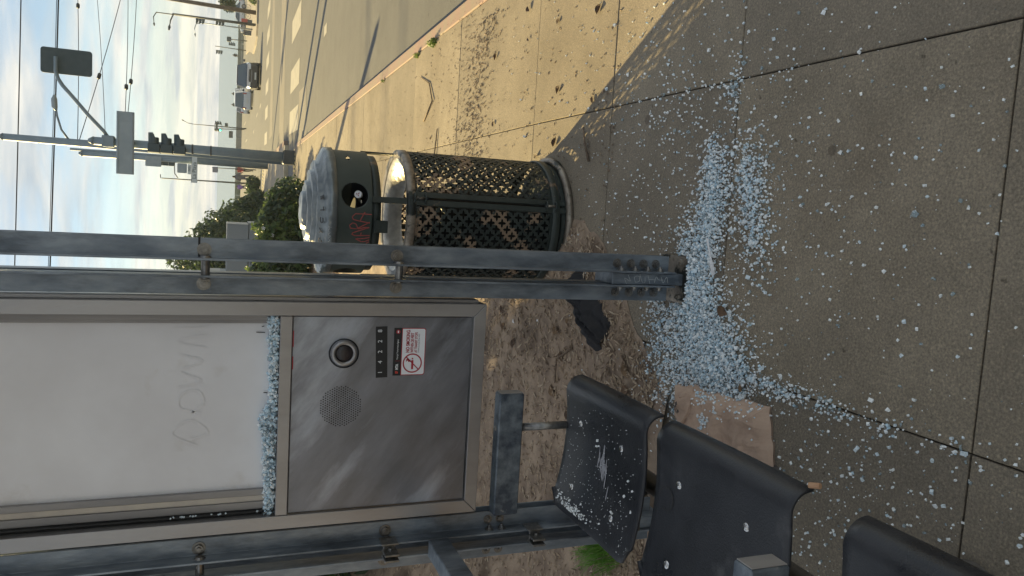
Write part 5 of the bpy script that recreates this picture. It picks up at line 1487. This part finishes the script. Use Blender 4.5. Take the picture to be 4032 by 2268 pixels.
# ------------------------------------------------------------------ poles, signals and signs
def pole(name, base, top, r0, r1, label, cat='pole', mt=M_pole, group=None, foot=0.0):
    r_ = empty(name, base, label, cat, group)
    MB().tube([base, top], [r0, r1], 16).build('shaft', mt, r_, smooth=True)
    MB().tube([top, (top[0], top[1], top[2] + r1 * 1.2)], [r1 * 1.12, r1 * 0.4], 12).build('cap', mt, r_, smooth=True)
    if foot:
        MB().box((base[0] - foot, base[1] - foot, base[2] - 0.05), (base[0] + foot, base[1] + foot, base[2] + 0.32)).build('base_block', M_poled, r_, bevel=0.03)
    return r_
def signal_head(parent, c, face, s=0.27, lit=None, plate=None, mt=M_signal, name='signal_head'):
    """three stacked sections with visors; face is the horizontal direction it looks to"""
    c = Vector(c); f = Vector(face).normalized(); t = Vector((-f.y, f.x, 0))
    b = MB()
    def bx(o, a, w, h):
        vs = [o + f * p * a[1] + f * (1 - p) * a[0] + t * q * w + Vector((0, 0, k * h)) for k in (-1, 1) for p, q in ((0, -1), (1, -1), (1, 1), (0, 1))]
        b.add(vs, [(0, 3, 2, 1), (4, 5, 6, 7), (0, 1, 5, 4), (1, 2, 6, 5), (2, 3, 7, 6), (3, 0, 4, 7)])
    for k in (-1, 0, 1):
        bx(c + Vector((0, 0, k * s)), (-s * .35, s * .35), s * .5, s * .47)
    h_ = b.build(name, mt, parent, bevel=s * .04)
    for k in (1, 0, -1):
        cc = c + Vector((0, 0, k * s)) + f * s * .351
        v = MB(); n = 14; vs = []
        for q, r_ in ((0.0, .44), (0.95, .46)):
            for i in range(n + 1):
                a = R(-50) + R(280) * i / n
                vs.append(cc + t * s * r_ * math.cos(a) + Vector((0, 0, s * r_ * math.sin(a))) + f * s * q * (1 if a < PI and a > 0 else .6))
        v.add(vs, [(i, i + 1, n + 2 + i, n + 1 + i) for i in range(n)])
        v.build('visor', mt, h_, solid=s * .03)
        l = MB(); vs = [cc + t * s * .38 * math.cos(a) + Vector((0, 0, s * .38 * math.sin(a))) + f * s * .03 for a in [2 * PI * i / 16 for i in range(16)]]
        l.add(vs, [tuple(range(16))])
        l.build('lens', M_greenlit if lit == k else mat('dark_lens', (0.03, 0.03, 0.03), None, rough=0.2), h_)
    if plate:
        w, hh = plate
        pts_ = rrect(-w / 2, w / 2, -hh / 2, hh / 2, 0.07)
        MB().prism(pts_, c - f * s * .36, t, (0, 0, 1), 0.02, f * -1).build('back_plate', mt, h_)
    return h_
# A: tall traction pole with a street lamp
zA = zg(24.4)
A = pole('traction_pole', (1.12, 24.4, zA), (1.19, 24.4, 6.95), 0.135, 0.090, 'tallest grey green trolley wire pole with curved lamp arm', mt=M_pole)
MB().tube([(1.24, 24.4, 5.40), (1.50, 24.4, 5.58), (1.85, 24.4, 5.68), (2.04, 24.4, 5.71)], 0.028, 8).build('lamp_arm', M_pole, A, smooth=True)
MB().tube([(2.00, 24.4, 5.70), (2.10, 24.4, 5.74), (2.30, 24.4, 5.75), (2.42, 24.4, 5.74)], [0.03, 0.075, 0.075, 0.03], 10).build('lamp_head', M_signback, A, smooth=True)
# B: signal pole at the corner
zB = zg(22.1)
B = pole('signal_pole', (1.10, 22.1, zB), (1.15, 22.1, 4.50), 0.135, 0.100, 'thick grey green signal pole carrying a wide sign seen from behind', 'signal pole', foot=0.19)
arm = [(1.25, 22.05, 4.16), (1.40, 22, 4.26), (1.76, 22, 4.60), (2.12, 22, 4.90), (2.42, 22, 5.16), (2.58, 22, 5.26), (2.75, 22, 5.31), (3.10, 22, 5.31)]
MB().tube(arm, 0.045, 12).build('mast_arm', M_pole, B, smooth=True)
MB().box((1.02, 21.93, 4.02), (1.30, 22.27, 4.30)).build('arm_clamp', M_pole, B, bevel=0.02)
signal_head(B, (3.02, 22.28, 5.10), (0, 1, 0), 0.31, plate=(0.62, 1.12), name='arm_signal')
MB().box((0.36, 21.86, 3.56), (1.92, 21.945, 3.96)).build('wide_sign_panel', M_signback, B, bevel=0.01)
for z in (3.60, 3.92):
    MB().box((0.38, 21.845, z - .006), (1.90, 21.859, z + .006)).build('sign_rib', M_signback, B)
signal_head(B, (1.06, 21.90, 2.80), (1, 0.05, 0), 0.30, name='side_signal')
for z in (2.2, 1.75):
    MB().lathe([(0.128, z - .02), (0.134, z - .018), (0.134, z + .018), (0.128, z + .02)], (1.12, 22.1), 20).build('pole_band', M_poled, B)
# C: pole on the next corner with the street name signs
zC = zg(40.8)
Cp = pole('street_name_pole', (1.52, 40.8, zC), (1.50, 40.8, 7.4), 0.15, 0.13, 'grey pole with La Playa street name sign', 'sign pole', mt=M_pole)
MB().tube([(1.66, 40.8, zC + .3), (1.66, 40.8, 7.9)], 0.06, 10).build('conduit', M_pole, Cp, smooth=True)
sg = MB().box((0.47, 40.55, 2.47), (1.72, 40.575, 2.73)).build('street_name_sign', M_signw, Cp)
text('sign_lettering', 'La Playa', 0.25, M_signal, (1.06, 40.547, 2.60), (1, 0, 0), (0, 0, 1), sg, 0.002, xs=1.0)
for z0, z1 in ((2.465, 2.477), (2.723, 2.735)): MB().box((0.465, 40.543, z0), (1.725, 40.549, z1)).build('sign_border', M_signal, sg)
sg2 = MB().box((0.86, 40.55, 2.745), (1.34, 40.575, 2.90)).build('block_number_sign', M_signw, Cp)
text('sign_lettering', '-900', 0.15, M_signal, (1.10, 40.547, 2.822), (1, 0, 0), (0, 0, 1), sg2, 0.002)
MB().prism(rrect(0.90, 1.36, 2.93, 3.36, 0.04), (0, 40.56, 0), (1, 0, 0), (0, 0, 1), 0.02, (0, 1, 0)).build('square_sign', M_signback, Cp)
MB().prism(rrect(1.12, 1.60, 4.06, 4.75, 0.04), (0, 40.60, 0), (1, 0, 0), (0, 0, 1), 0.02, (0, 1, 0)).build('square_sign', M_signback, Cp)
signal_head(Cp, (1.30, 40.9, 3.9), (1, 0, 0), 0.27)
# thin sign post near the people
S = pole('sign_post', (2.04, 64, zg(64)), (1.98, 64, 1.9), 0.035, 0.03, 'thin post with small square sign above the person in red', 'sign post', mt=M_poled)
MB().prism(rrect(1.63, 2.06, 1.50, 1.90, 0.04), (0, 63.94, 0), (1, 0, 0), (0, 0, 1), 0.02, (0, 1, 0)).build('square_sign', M_greyp, S)
# street lamps and signals further off
def lamp(name, base, h, arm_pts, label, r=0.10, mt=M_poled, head=0.6):
    r_ = pole(name, base, (base[0], base[1], base[2] + h), r, r * .55, label, 'street lamp', mt=mt)
    MB().tube(arm_pts, [r * .5] * (len(arm_pts) - 1) + [r * .35], 8).build('lamp_arm', mt, r_, smooth=True)
    p, q = Vector(arm_pts[-1]), (Vector(arm_pts[-1]) - Vector(arm_pts[-2])).normalized()
    MB().tube([p, p + q * head * .4, p + q * head], [r * .4, r * 1.0, r * .5], 8).build('lamp_head', mt, r_, smooth=True)
    return r_
E_ = lamp('street_lamp', (1.47, 100, zg(100)), 9.6, [(1.6, 100, 5.84), (2.1, 100, 6.2), (2.8, 100, 6.25), (3.3, 100, 6.22)], 'slender lamp post behind the street name sign', 0.11, head=.3)
MB().tube([(1.47, 100, 7.5), (1.5, 100, 7.72), (1.9, 100, 7.75)], 0.05, 8).build('top_hook', M_poled, E_)
F = pole('far_signal_pole', (9.52, 120, zg(120)), (9.25, 120, 1.95), 0.07, 0.05, 'distant signal post with a green light', 'signal pole', mt=M_poled)
signal_head(F, (9.05, 119.8, 1.52), (0.1, -1, 0), 0.30, lit=-1)
signal_head(F, (10.0, 120, 1.50), (1, 0, 0), 0.30)
MB().tube([(9.05, 120, 1.98), (10.0, 120, 1.98)], 0.03, 6).build('bracket', M_poled, F); MB().tube([(9.05, 120, 1.02), (10.0, 120, 1.02)], 0.03, 6).build('bracket', M_poled, F)
MB().box((9.72, 119.8, 0.18), (10.2, 120.1, 0.62)).build('pedestrian_signal', M_signal, F, bevel=.03)
G_ = pole('far_signal_pole', (20.7, 120, zg(120)), (20.8, 120, 2.1), 0.07, 0.05, 'distant signal post with two heads right of the dark car', 'signal pole', mt=M_poled)
signal_head(G_, (20.15, 120, 1.55), (-1, -.2, 0), 0.30); signal_head(G_, (21.25, 120, -0.12), (1, -.2, 0), 0.30)
H_ = pole('pedestrian_signal_post', (21.5, 117, zg(117)), (21.45, 117, 0.05), 0.07, 0.06, 'short post with a box shaped signal at the far corner', 'signal pole', mt=M_poled)
MB().box((21.1, 116.8, 0.05), (21.75, 117.2, 0.62)).build('pedestrian_signal', M_signal, H_, bevel=.03)
P1 = pole('brown_wire_pole', (17.0, 78, zg(78)), (17.25, 78, 9.5), 0.20, 0.16, 'thick brown pole at the far road corner', mt=M_rust)
P2 = lamp('corner_lamp', (15.9, 78, zg(78)), 7.1, [(15.85, 78, 5.5), (15.3, 78, 5.72), (14.9, 78, 5.78)], 'lamp post with signal head left of the brown pole', 0.12, head=.5)
signal_head(P2, (15.65, 77.9, 3.24), (-1, -.1, 0), 0.26)
P3 = lamp('corner_lamp', (17.05, 84, zg(84)), 9.0, [(17.05, 84, 7.3), (16.6, 84, 7.55), (16.1, 84, 7.5)], 'thin dark lamp post just behind the brown pole', 0.09, head=.35)
signal_head(P3, (16.9, 83.6, 1.55), (-1, -.2, 0), 0.28)
P4 = lamp('corner_lamp', (19.0, 96, zg(96)), 5.6, [(19.0, 96, 3.5), (18.8, 96, 4.05), (18.3, 96, 4.2), (17.8, 96, 4.15)], 'pale curved arm lamp behind the corner poles', 0.09, mt=M_signback, head=.4)
P5 = lamp('median_lamp', (9.0, 112, zg(112)), 6.6, [(9.0, 112, 4.6), (9.1, 112, 5.3), (9.3, 112, 5.7)], 'single tall lamp post rising above the white van', 0.08, head=.35)
MB().box((8.5, 111.9, 1.55), (9.6, 112.0, 1.85)).build('sign_panel', M_poled, P5)
MB().box((7.6, 111.8, -0.35), (8.5, 111.95, 0.15)).build('sign_panel', M_poled, P5)
# pole whose shadow crosses the sidewalk; it stands behind the shelter post
U = pole('utility_pole', (-1.02, 16.4, zg(16.4)), (-1.00, 16.4, 2.3), 0.10, 0.09, 'short utility post in the shrub behind the shelter post', mt=M_poled)

# ------------------------------------------------------------------ overhead wires
def wire(pts_, r, label, ins=()):
    a, c = Vector(pts_[0]), Vector(pts_[-1])
    path = []
    for k in range(13):
        t = k / 12
        p = a.lerp(c, t); p.z -= 4 * t * (1 - t) * 0.10
        path.append(p)
    r_ = empty('overhead_wire', pts_[0], label, 'wire', 'overhead trolley wires')
    MB().tube(path, r, 6).build('cable', M_wire, r_, smooth=True)
    for t in ins:
        p = a.lerp(c, t); p.z -= 4 * t * (1 - t) * 0.10
        d_ = (c - a).normalized()
        MB().tube([p - d_ * .22, p - d_ * .12, p - d_ * .10, p + d_ * .10, p + d_ * .12, p + d_ * .22], [r, r * 1.2, .055, .055, r * 1.2, r], 8).build('insulator', M_wire, r_, smooth=True)
wire([(-14, 27.0, 7.62), (16, 27.0, 6.86)], 0.017, 'topmost wire crossing the whole sky')
wire([(-14, 27.3, 6.78), (16, 27.3, 5.92)], 0.022, 'second thick wire crossing the sky above the sign')
wire([(-14, 27.5, 6.86), (16, 27.5, 6.0)], 0.010, 'thin wire running just along the second thick wire')
wire([(1.20, 24.4, 5.19), (12, 38.0, 7.4)], 0.011, 'span wire leaving the tall pole towards the upper right', (0.25, 0.45))
wire([(1.20, 24.4, 5.16), (11, 36.0, 4.7)], 0.011, 'span wire leaving the tall pole below the first', (0.22,))
wire([(1.20, 24.4, 4.50), (12, 38.0, 6.9)], 0.009, 'thin wire climbing right from the signal pole')
wire([(1.20, 24.4, 4.05), (12, 40, 5.6)], 0.011, 'lower span wire leaving at the wide sign', (0.18,))
wire([(1.20, 24.4, 4.02), (12, 40, 5.1)], 0.011, 'lowest span wire leaving at the wide sign', (0.20,))

# ------------------------------------------------------------------ vehicles
def car(name, loc, heading, L, Wd, H, body, label, kind='suv', category='car', rear=False):
    """heading: direction of travel (radians from +X). Built along +x locally: front at +L/2"""
    r_ = empty(name, loc, label, category)
    c, s_ = math.cos(heading), math.sin(heading)
    def P(x, y, z): return (loc[0] + x * c - y * s_, loc[1] + x * s_ + y * c, loc[2] + z)
    hw = Wd / 2
    belt = H * (0.65 if kind == 'suv' else 0.60 if kind != 'van' else 0.52)
    hood = belt - 0.04 if kind == 'suv' else belt - 0.12
    # lower body: loft of sections from tail to nose
    if kind == 'suv': st_ = [(-.50, .82, .42, belt - .10), (-.47, .95, .26, belt), (-.2, 1, .22, belt), (.18, 1, .22, belt), (.24, 1, .22, hood + .03), (.42, .97, .22, hood - .06), (.48, .90, .24, hood - .16), (.50, .80, .34, hood - .28)]
    elif kind == 'van': st_ = [(-.50, .90, .35, belt), (-.48, .98, .24, belt), (0, 1, .22, belt), (.25, 1, .22, belt), (.33, 1, .22, belt - .10), (.46, .95, .22, belt - .22), (.50, .85, .32, belt - .36)]
    else: st_ = [(-.50, .80, .42, belt - .10), (-.46, .93, .24, belt + .04), (-.2, 1, .20, belt), (.15, 1, .20, belt), (.22, .99, .20, belt - .04), (.40, .95, .20, belt - .18), (.48, .85, .24, belt - .30), (.50, .72, .32, belt - .40)]
    b = MB(); vs = []
    n = 8
    for fx, fw, z0, z1 in st_:
        w = hw * fw; x = fx * L
        for (yy_, zz) in ((-w * .90, z0), (-w, z0 + .14), (-w, z1 - .12), (-w * .90, z1), (w * .90, z1), (w, z1 - .12), (w, z0 + .14), (w * .90, z0)):
            vs.append(P(x, yy_, zz))
    fs = []
    for k in range(len(st_) - 1):
        for j in range(n):
            j2 = (j + 1) % n
            fs.append((k * n + j, k * n + j2, (k + 1) * n + j2, (k + 1) * n + j))
    fs += [tuple(range(n))[::-1], tuple((len(st_) - 1) * n + j for j in range(n))]
    b.add(vs, fs); bo = b.build('body', body, r_, smooth=False, bevel=0.03)
    # glass house
    if kind == 'suv': gh = ((-.46, .20), (-.40, .06))
    elif kind == 'van': gh = ((-.49, .31), (-.47, .20))
    else: gh = ((-.46, .26), (-.30, .06))
    (b0, b1), (t0, t1) = gh
    wt = hw * .72; wb = hw * .93; zt = H - .05
    b = MB()
    vs = [P(b0 * L, -wb, belt - .01), P(b1 * L, -wb, belt - .01), P(b1 * L, wb, belt - .01), P(b0 * L, wb, belt - .01), P(t0 * L, -wt, zt), P(t1 * L, -wt, zt), P(t1 * L, wt, zt), P(t0 * L, wt, zt)]
    b.add(vs, [(4, 5, 6, 7), (0, 1, 5, 4), (1, 2, 6, 5), (2, 3, 7, 6), (3, 0, 4, 7)])
    b.build('windows', M_glassd, r_)
    b = MB(); vs = []
    for dz, k in ((-.03, 1.03), (.03, 1.0), (.055, .82)):
        vs += [P(t0 * L * k, -wt * k, zt + dz), P(t1 * L * k + (0.04 if k > 1 else 0), -wt * k, zt + dz), P(t1 * L * k + (0.04 if k > 1 else 0), wt * k, zt + dz), P(t0 * L * k, wt * k, zt + dz)]
    b.add(vs, [(0, 1, 5, 4), (1, 2, 6, 5), (2, 3, 7, 6), (3, 0, 4, 7), (4, 5, 9, 8), (5, 6, 10, 9), (6, 7, 11, 10), (7, 4, 8, 11), (8, 9, 10, 11), (3, 2, 1, 0)])
    b.build('roof', body, r_, smooth=False, bevel=0.02)
    for sx in (-1, 1):
        for (xb, xt) in ((b1, t1), (b0, t0), ((b0 + b1) * .42, (t0 + t1) * .45)):
            MB().tube([P(xb * L, sx * wb * 1.005, belt - .02), P(xt * L, sx * wt * 1.01, zt)], 0.035, 6).build('pillar', body, r_)
        if kind != 'van' or True:
            b = MB().tube([P(b1 * L - .10, sx * (hw + .03), belt + .10), P(b1 * L - .10, sx * (hw + .20), belt + .12)], [.05, .10], 8); b.build('mirror', body, r_)
        for fx in (-.31, .31):
            w = empty('wheel', (0, 0, 0)); w.parent = r_
            cx, cy_, cz = P(fx * L, sx * (hw - .12), .33)
            t_ = Vector((-s_, c, 0)) * sx
            tm = MB()
            cc = Vector((cx, cy_, cz))
            tm.tube([cc - t_ * .1, cc - t_ * .08, cc + t_ * .11, cc + t_ * .13], [.30, .335, .335, .30], 18)
            tm.build('tyre', M_tyre, w)
            rm = MB().tube([cc + t_ * .131, cc + t_ * .136], [.22, .20], 14); rm.build('rim', M_extr, w)
        # lamps
        b = MB(); zl = hood - .16 if kind != 'van' else belt - .30
        b.add([P(L * .487, sx * hw * .88, zl + .02), P(L * .503, sx * hw * .46, zl - .02), P(L * .505, sx * hw * .50, zl - .13), P(L * .49, sx * hw * .88, zl - .12)], [(0, 1, 2, 3)])
        b.build('headlight', M_lamp, r_, solid=.04)
        b = MB(); b.add([P(-L * .495, sx * hw * .84, belt + .12), P(-L * .506, sx * hw * .74, belt + .12), P(-L * .506, sx * hw * .74, belt - .28), P(-L * .498, sx * hw * .86, belt - .28)], [(0, 1, 2, 3)])
        b.build('tail_light', M_tail, r_, solid=.04)
    b = MB(); zc = hood - .24
    b.prism([(-.42, -.12), (.42, -.12), (.44, .06), (.36, .11), (-.36, .11), (-.44, .06)], P(L * .505, 0, zc), (-s_, c, 0), (0, 0, 1), 0.03, (c, s_, 0))
    grl = b.build('grille', M_tyre, r_)
    MB().tube([P(L * .512, y_, zc + z_) for y_, z_ in ((-.43, -.12), (.43, -.12), (.45, .07), (-.45, .07), (-.43, -.12))], .014, 6).build('grille_trim', M_chrome, grl)
    for y_ in lin(-.36, .36, 9): MB().box((-0.001, -0.001, -0.001), (0.001, 0.001, 0.001)).v if False else MB().tube([P(L * .513, y_, zc - .11), P(L * .513, y_, zc + .06)], .007, 5).build('grille_bar', M_chrome, grl)
    MB().tube([P(L * .515, -.05, zc), P(L * .515, 0, zc + .05), P(L * .515, .05, zc), P(L * .515, 0, zc - .05), P(L * .515, -.05, zc)], .010, 5).build('emblem', M_chrome, grl)
    MB().box((-0.26, 0, 0), (0.26, 0.02, 0.12), Matrix.Translation(P(L * .508, 0, .40)) @ Matrix.Rotation(heading + PI / 2, 4, 'Z')).build('front_plate', M_plate, r_)
    MB().box((-0.26, 0, 0), (0.26, 0.02, 0.12), Matrix.Translation(P(-L * .515, 0, .60)) @ Matrix.Rotation(heading + PI / 2, 4, 'Z')).build('rear_plate', M_plate, r_)
    MB().box((-L * .46, -hw * .80, .16), (L * .46, hw * .80, .30), Matrix.Translation((loc[0], loc[1], loc[2])) @ Matrix.Rotation(heading, 4, 'Z')).build('underbody', M_tyre, r_)
    return r_
car('dark_suv', (9.15, 64.0, zg(64) - .125), R(-97), 4.8, 1.95, 1.72, M_carb, 'black sport utility vehicle with chrome grille approaching on the road')
car('white_van', (11.0, 94, zg(94) - .125), R(76), 5.2, 2.0, 1.95, M_carw, 'white van seen from behind next to the dark car', 'van', 'van')
car('white_car', (11.6, 106, zg(106) - .125), R(76), 4.6, 1.85, 1.65, M_carw, 'white car in front of the white van', 'suv')
car('white_hatchback', (26.2, 124, zg(124) + .05), R(172), 4.5, 1.8, 1.5, M_carw, 'pale hatchback parked side on behind the bicycle', 'hatch')
tc_ = empty('litter_can', (19.7, 102, zg(102) + .03), 'dark cylindrical litter can at the far corner', 'litter can')
MB().lathe([(0.0001, zg(102) + .95), (.30, zg(102) + .95), (.34, zg(102) + .88), (.33, zg(102) + .08), (.36, zg(102) + .03)], (19.7, 102), 20).build('drum', M_poled, tc_, smooth=True)
MB().lathe([(.36, zg(102) + .80), (.37, zg(102) + .82), (.37, zg(102) + .86), (.35, zg(102) + .88)], (19.7, 102), 20).build('rim', M_rust, tc_)
nb = empty('news_box', (20.6, 100, zg(100) + .03), 'small red box behind the lamp post', 'box')
MB().box((20.3, 99.8, zg(100) + .55), (20.9, 100.2, zg(100) + 1.25)).build('case', M_tail, nb, bevel=.04)
MB().box((20.35, 99.85, zg(100) + .03), (20.85, 100.15, zg(100) + .549)).build('stand', M_poled, nb)
bk = empty('bicycle', (22.8, 105, zg(105) + .03), 'bicycle leaning behind the brown pole', 'bicycle')
zb = zg(105) + .03
for x in (22.30, 23.40):
    w = MB().tube([(x + .33 * math.cos(t), 105, zb + .34 + .33 * math.sin(t)) for t in [2 * PI * k / 20 for k in range(21)]], .025, 6, cap=False).build('wheel', M_tyre, bk, smooth=True)
    for k in range(6):
        a = PI * k / 6
        MB().tube([(x + .32 * math.cos(a), 105, zb + .34 + .32 * math.sin(a)), (x - .32 * math.cos(a), 105, zb + .34 - .32 * math.sin(a))], .005, 4).build('spoke', M_chrome, w)
fr = [((22.30, zb + .34), (22.52, zb + .85)), ((22.52, zb + .85), (23.12, zb + .80)), ((23.12, zb + .80), (22.82, zb + .32)), ((22.82, zb + .32), (22.52, zb + .80)), ((23.12, zb + .80), (23.40, zb + .34)), ((22.82, zb + .32), (23.40, zb + .34))]
b = MB()
for (x0, z0), (x1, z1) in fr: b.tube([(x0, 105, z0), (x1, 105, z1)], .02, 6)
b.build('frame', M_signback, bk)
MB().tube([(22.48, 104.75, zb + 1.0), (22.56, 105, zb + .92), (22.48, 105.25, zb + 1.0)], .018, 6).build('handlebar', M_tyre, bk)
MB().box((23.02, 104.93, zb + .90), (23.28, 105.07, zb + .95)).build('saddle', M_tyre, bk, bevel=.02)

# ------------------------------------------------------------------ people
def person(loc, h, pose, top, legs, label, hair=M_hair, heading=0.0, group=None):
    """one continuous skinned body; legs, top and head are zones of the same surface"""
    k = h / 1.75
    J = {'pel': (0, 0, .95), 'sp': (0, .01, 1.18), 'ch': (0, .02, 1.38), 'nk': (0, .0, 1.50), 'hd': (0, -.02, 1.62), 'hd2': (0, -.02, 1.70),
         'hipL': (-.10, 0, .90), 'kneL': (-.11, -.03, .50), 'ankL': (-.11, .03, .10), 'toeL': (-.12, -.14, .04),
         'hipR': (.10, 0, .90), 'kneR': (.11, -.03, .50), 'ankR': (.11, .03, .10), 'toeR': (.12, -.14, .04),
         'shL': (-.19, .02, 1.40), 'elL': (-.25, .03, 1.13), 'haL': (-.25, -.05, .88), 'shR': (.19, .02, 1.40), 'elR': (.25, .03, 1.13), 'haR': (.25, -.05, .88)}
    J.update(pose)
    E2 = [('pel', 'sp'), ('sp', 'ch'), ('ch', 'nk'), ('nk', 'hd'), ('hd', 'hd2'), ('pel', 'hipL'), ('hipL', 'kneL'), ('kneL', 'ankL'), ('ankL', 'toeL'), ('pel', 'hipR'), ('hipR', 'kneR'), ('kneR', 'ankR'), ('ankR', 'toeR'), ('ch', 'shL'), ('shL', 'elL'), ('elL', 'haL'), ('ch', 'shR'), ('shR', 'elR'), ('elR', 'haR')]
    rad = {'pel': .15, 'sp': .14, 'ch': .16, 'nk': .06, 'hd': .095, 'hd2': .075, 'hip': .095, 'kne': .065, 'ank': .045, 'toe': .04, 'sh': .075, 'el': .05, 'ha': .04}
    names = list(J)
    me = bpy.data.meshes.new('person')
    c, s_ = math.cos(heading), math.sin(heading)
    me.from_pydata([((x * c - y * s_) * k, (x * s_ + y * c) * k, z * k) for x, y, z in (J[n] for n in names)], [(names.index(a), names.index(b2)) for a, b2 in E2], [])
    o = bpy.data.objects.new('person', me); col.objects.link(o)
    md = o.modifiers.new('skin', 'SKIN'); o.modifiers.new('sub', 'SUBSURF').levels = 1
    sl = me.skin_vertices[0].data
    for i, n in enumerate(names):
        r_ = rad.get(n, rad.get(n[:-1], .06)) * k
        sl[i].radius = (r_, r_)
    sl[0].use_root = True
    dg = bpy.context.evaluated_depsgraph_get()
    m2 = bpy.data.meshes.new_from_object(o.evaluated_get(dg))
    bpy.data.objects.remove(o); bpy.data.meshes.remove(me)
    m2.materials.clear()
    for mt in (top, legs, M_skin, hair, M_tyre): m2.materials.append(mt)
    for p in m2.polygons:
        z = p.center.z / k
        hand = min((Vector(p.center) / k - Vector((J[q][0] * c - J[q][1] * s_, J[q][0] * s_ + J[q][1] * c, J[q][2]))).length for q in ('haL', 'haR'))
        fwd_ = (p.center.x * s_ - p.center.y * c) / k * -1
        p.material_index = 2 if hand < .08 else (4 if z < .09 else (1 if z < .93 else (0 if z < 1.47 else (3 if (z > 1.66 or fwd_ > .02) else 2))))
        p.use_smooth = True
    o = bpy.data.objects.new('person', m2); col.objects.link(o); o.location = loc
    return tag(o, label, 'person', group)
walk = {'kneL': (-.11, -.16, .52), 'ankL': (-.11, -.10, .10), 'toeL': (-.12, -.26, .05), 'kneR': (.11, .02, .50), 'ankR': (.11, .22, .14), 'toeR': (.12, .08, .04), 'haL': (-.27, .10, .92), 'haR': (.27, -.16, .92)}
person((1.36, 62, zg(62)), 1.80, {**walk, 'haL': (-.22, -.18, 1.05), 'haR': (.20, -.20, 1.10)}, M_cgrey, M_cgrey, 'person in a loose grey outfit walking past the sign post', heading=R(170))
person((2.28, 74, zg(74)), 1.62, walk, M_cred, M_cblk, 'person in a red top and dark trousers', heading=R(200))
person((0.85, 84, zg(84)), 1.55, {**walk, 'haL': (-.2, -.22, 1.0)}, M_cpur, M_cblk, 'person in a purple top beside the dark hedge', heading=R(150))
sit = {'kneL': (-.12, -.40, .92), 'ankL': (-.12, -.42, .5), 'toeL': (-.12, -.55, .46), 'kneR': (.12, -.40, .92), 'ankR': (.12, -.42, .5), 'toeR': (.12, -.55, .46)}
for x, p, w in ((24.5, sit, 'dark seated figure on the wall right of the far signals'), (15.9, walk, 'distant figure with a hat standing by the wall above the white car'), (6.6, sit, 'distant dark figure by the wall next to the signal pole'), (17.8, sit, 'tiny figure beside the far wall behind the signal posts')):
    person((x, 148, -2.25), 1.7, p, M_cblk, M_cblk, w, heading=R(180), group='people along the sea wall')

# ------------------------------------------------------------------ sea wall, hut and small things in the background
swl = empty('sea_wall', (10, 146, -2.3), 'low sea wall along the beach', 'wall')
for x0 in range(-40, 60, 10):
    MB().box((x0 + .02, 146, -2.9), (x0 + 9.98, 146.5, -1.48 + 0.03 * nz(x0, 2))).build('wall_section', M_wall, swl, bevel=.03)
gd = empty('guard_rail', (22, 138, -2.3), 'pale guard rail in front of the sea wall', 'rail')
MB().box((15, 139.4, -1.95), (60, 139.5, -1.90)).build('rail', M_shedl, gd)
for x in range(15, 60, 5): MB().box((x, 139.42, -2.6), (x + .12, 139.5, -1.951)).build('rail_post', M_shedl, gd)
hut = empty('grey_hut', (-2.1, 28, zg(28) + .1), 'grey box shaped hut of two stacked parts below the hedge', 'hut')
MB().box((-2.62, 27.6, 0.55), (-0.98, 29.2, 1.24)).build('upper_box', M_shed, hut, bevel=.01)
MB().box((-0.979, 27.58, 0.56), (-0.955, 29.22, 1.25)).build('upper_edge', M_shedl, hut)
MB().box((-2.62, 27.62, -0.6), (-0.93, 29.2, 0.53)).build('lower_box', M_shed, hut, bevel=.01)
MB().box((-0.929, 27.60, -0.6), (-0.905, 29.22, 0.54)).build('lower_edge', M_shedl, hut)
MB().box((-2.70, 27.55, 1.42), (-2.622, 29.2, 1.78)).build('corner_post', M_shedl, hut)
MB().box((-4.6, 27.7, -0.3), (-2.63, 29.2, 1.50)).build('side_wall', M_signback, hut)
MB().tube([(-2.66, 27.58, 1.2), (-2.64, 27.58, .5)], .012, 5).build('brace', M_shedl, hut)

# ------------------------------------------------------------------ sea haze
hz = MB().box((-70, -25, -9), (130, 199, 11)).build('haze', mat('haze_dummy', (1, 1, 1)), None)
hz['kind'] = 'stuff'
HM = bpy.data.materials.new('sea_haze'); HM.use_nodes = True
HN, HL = HM.node_tree.nodes, HM.node_tree.links
HN.clear()
ho = HN.new('ShaderNodeOutputMaterial'); hv = HN.new('ShaderNodeVolumePrincipled')
hv.inputs['Color'].default_value = (0.85, 0.93, 1.0, 1); hv.inputs['Density'].default_value = 0.0006; hv.inputs['Anisotropy'].default_value = 0.0
HL.new(hv.outputs[0], ho.inputs['Volume'])
hz.data.materials.clear(); hz.data.materials.append(HM)
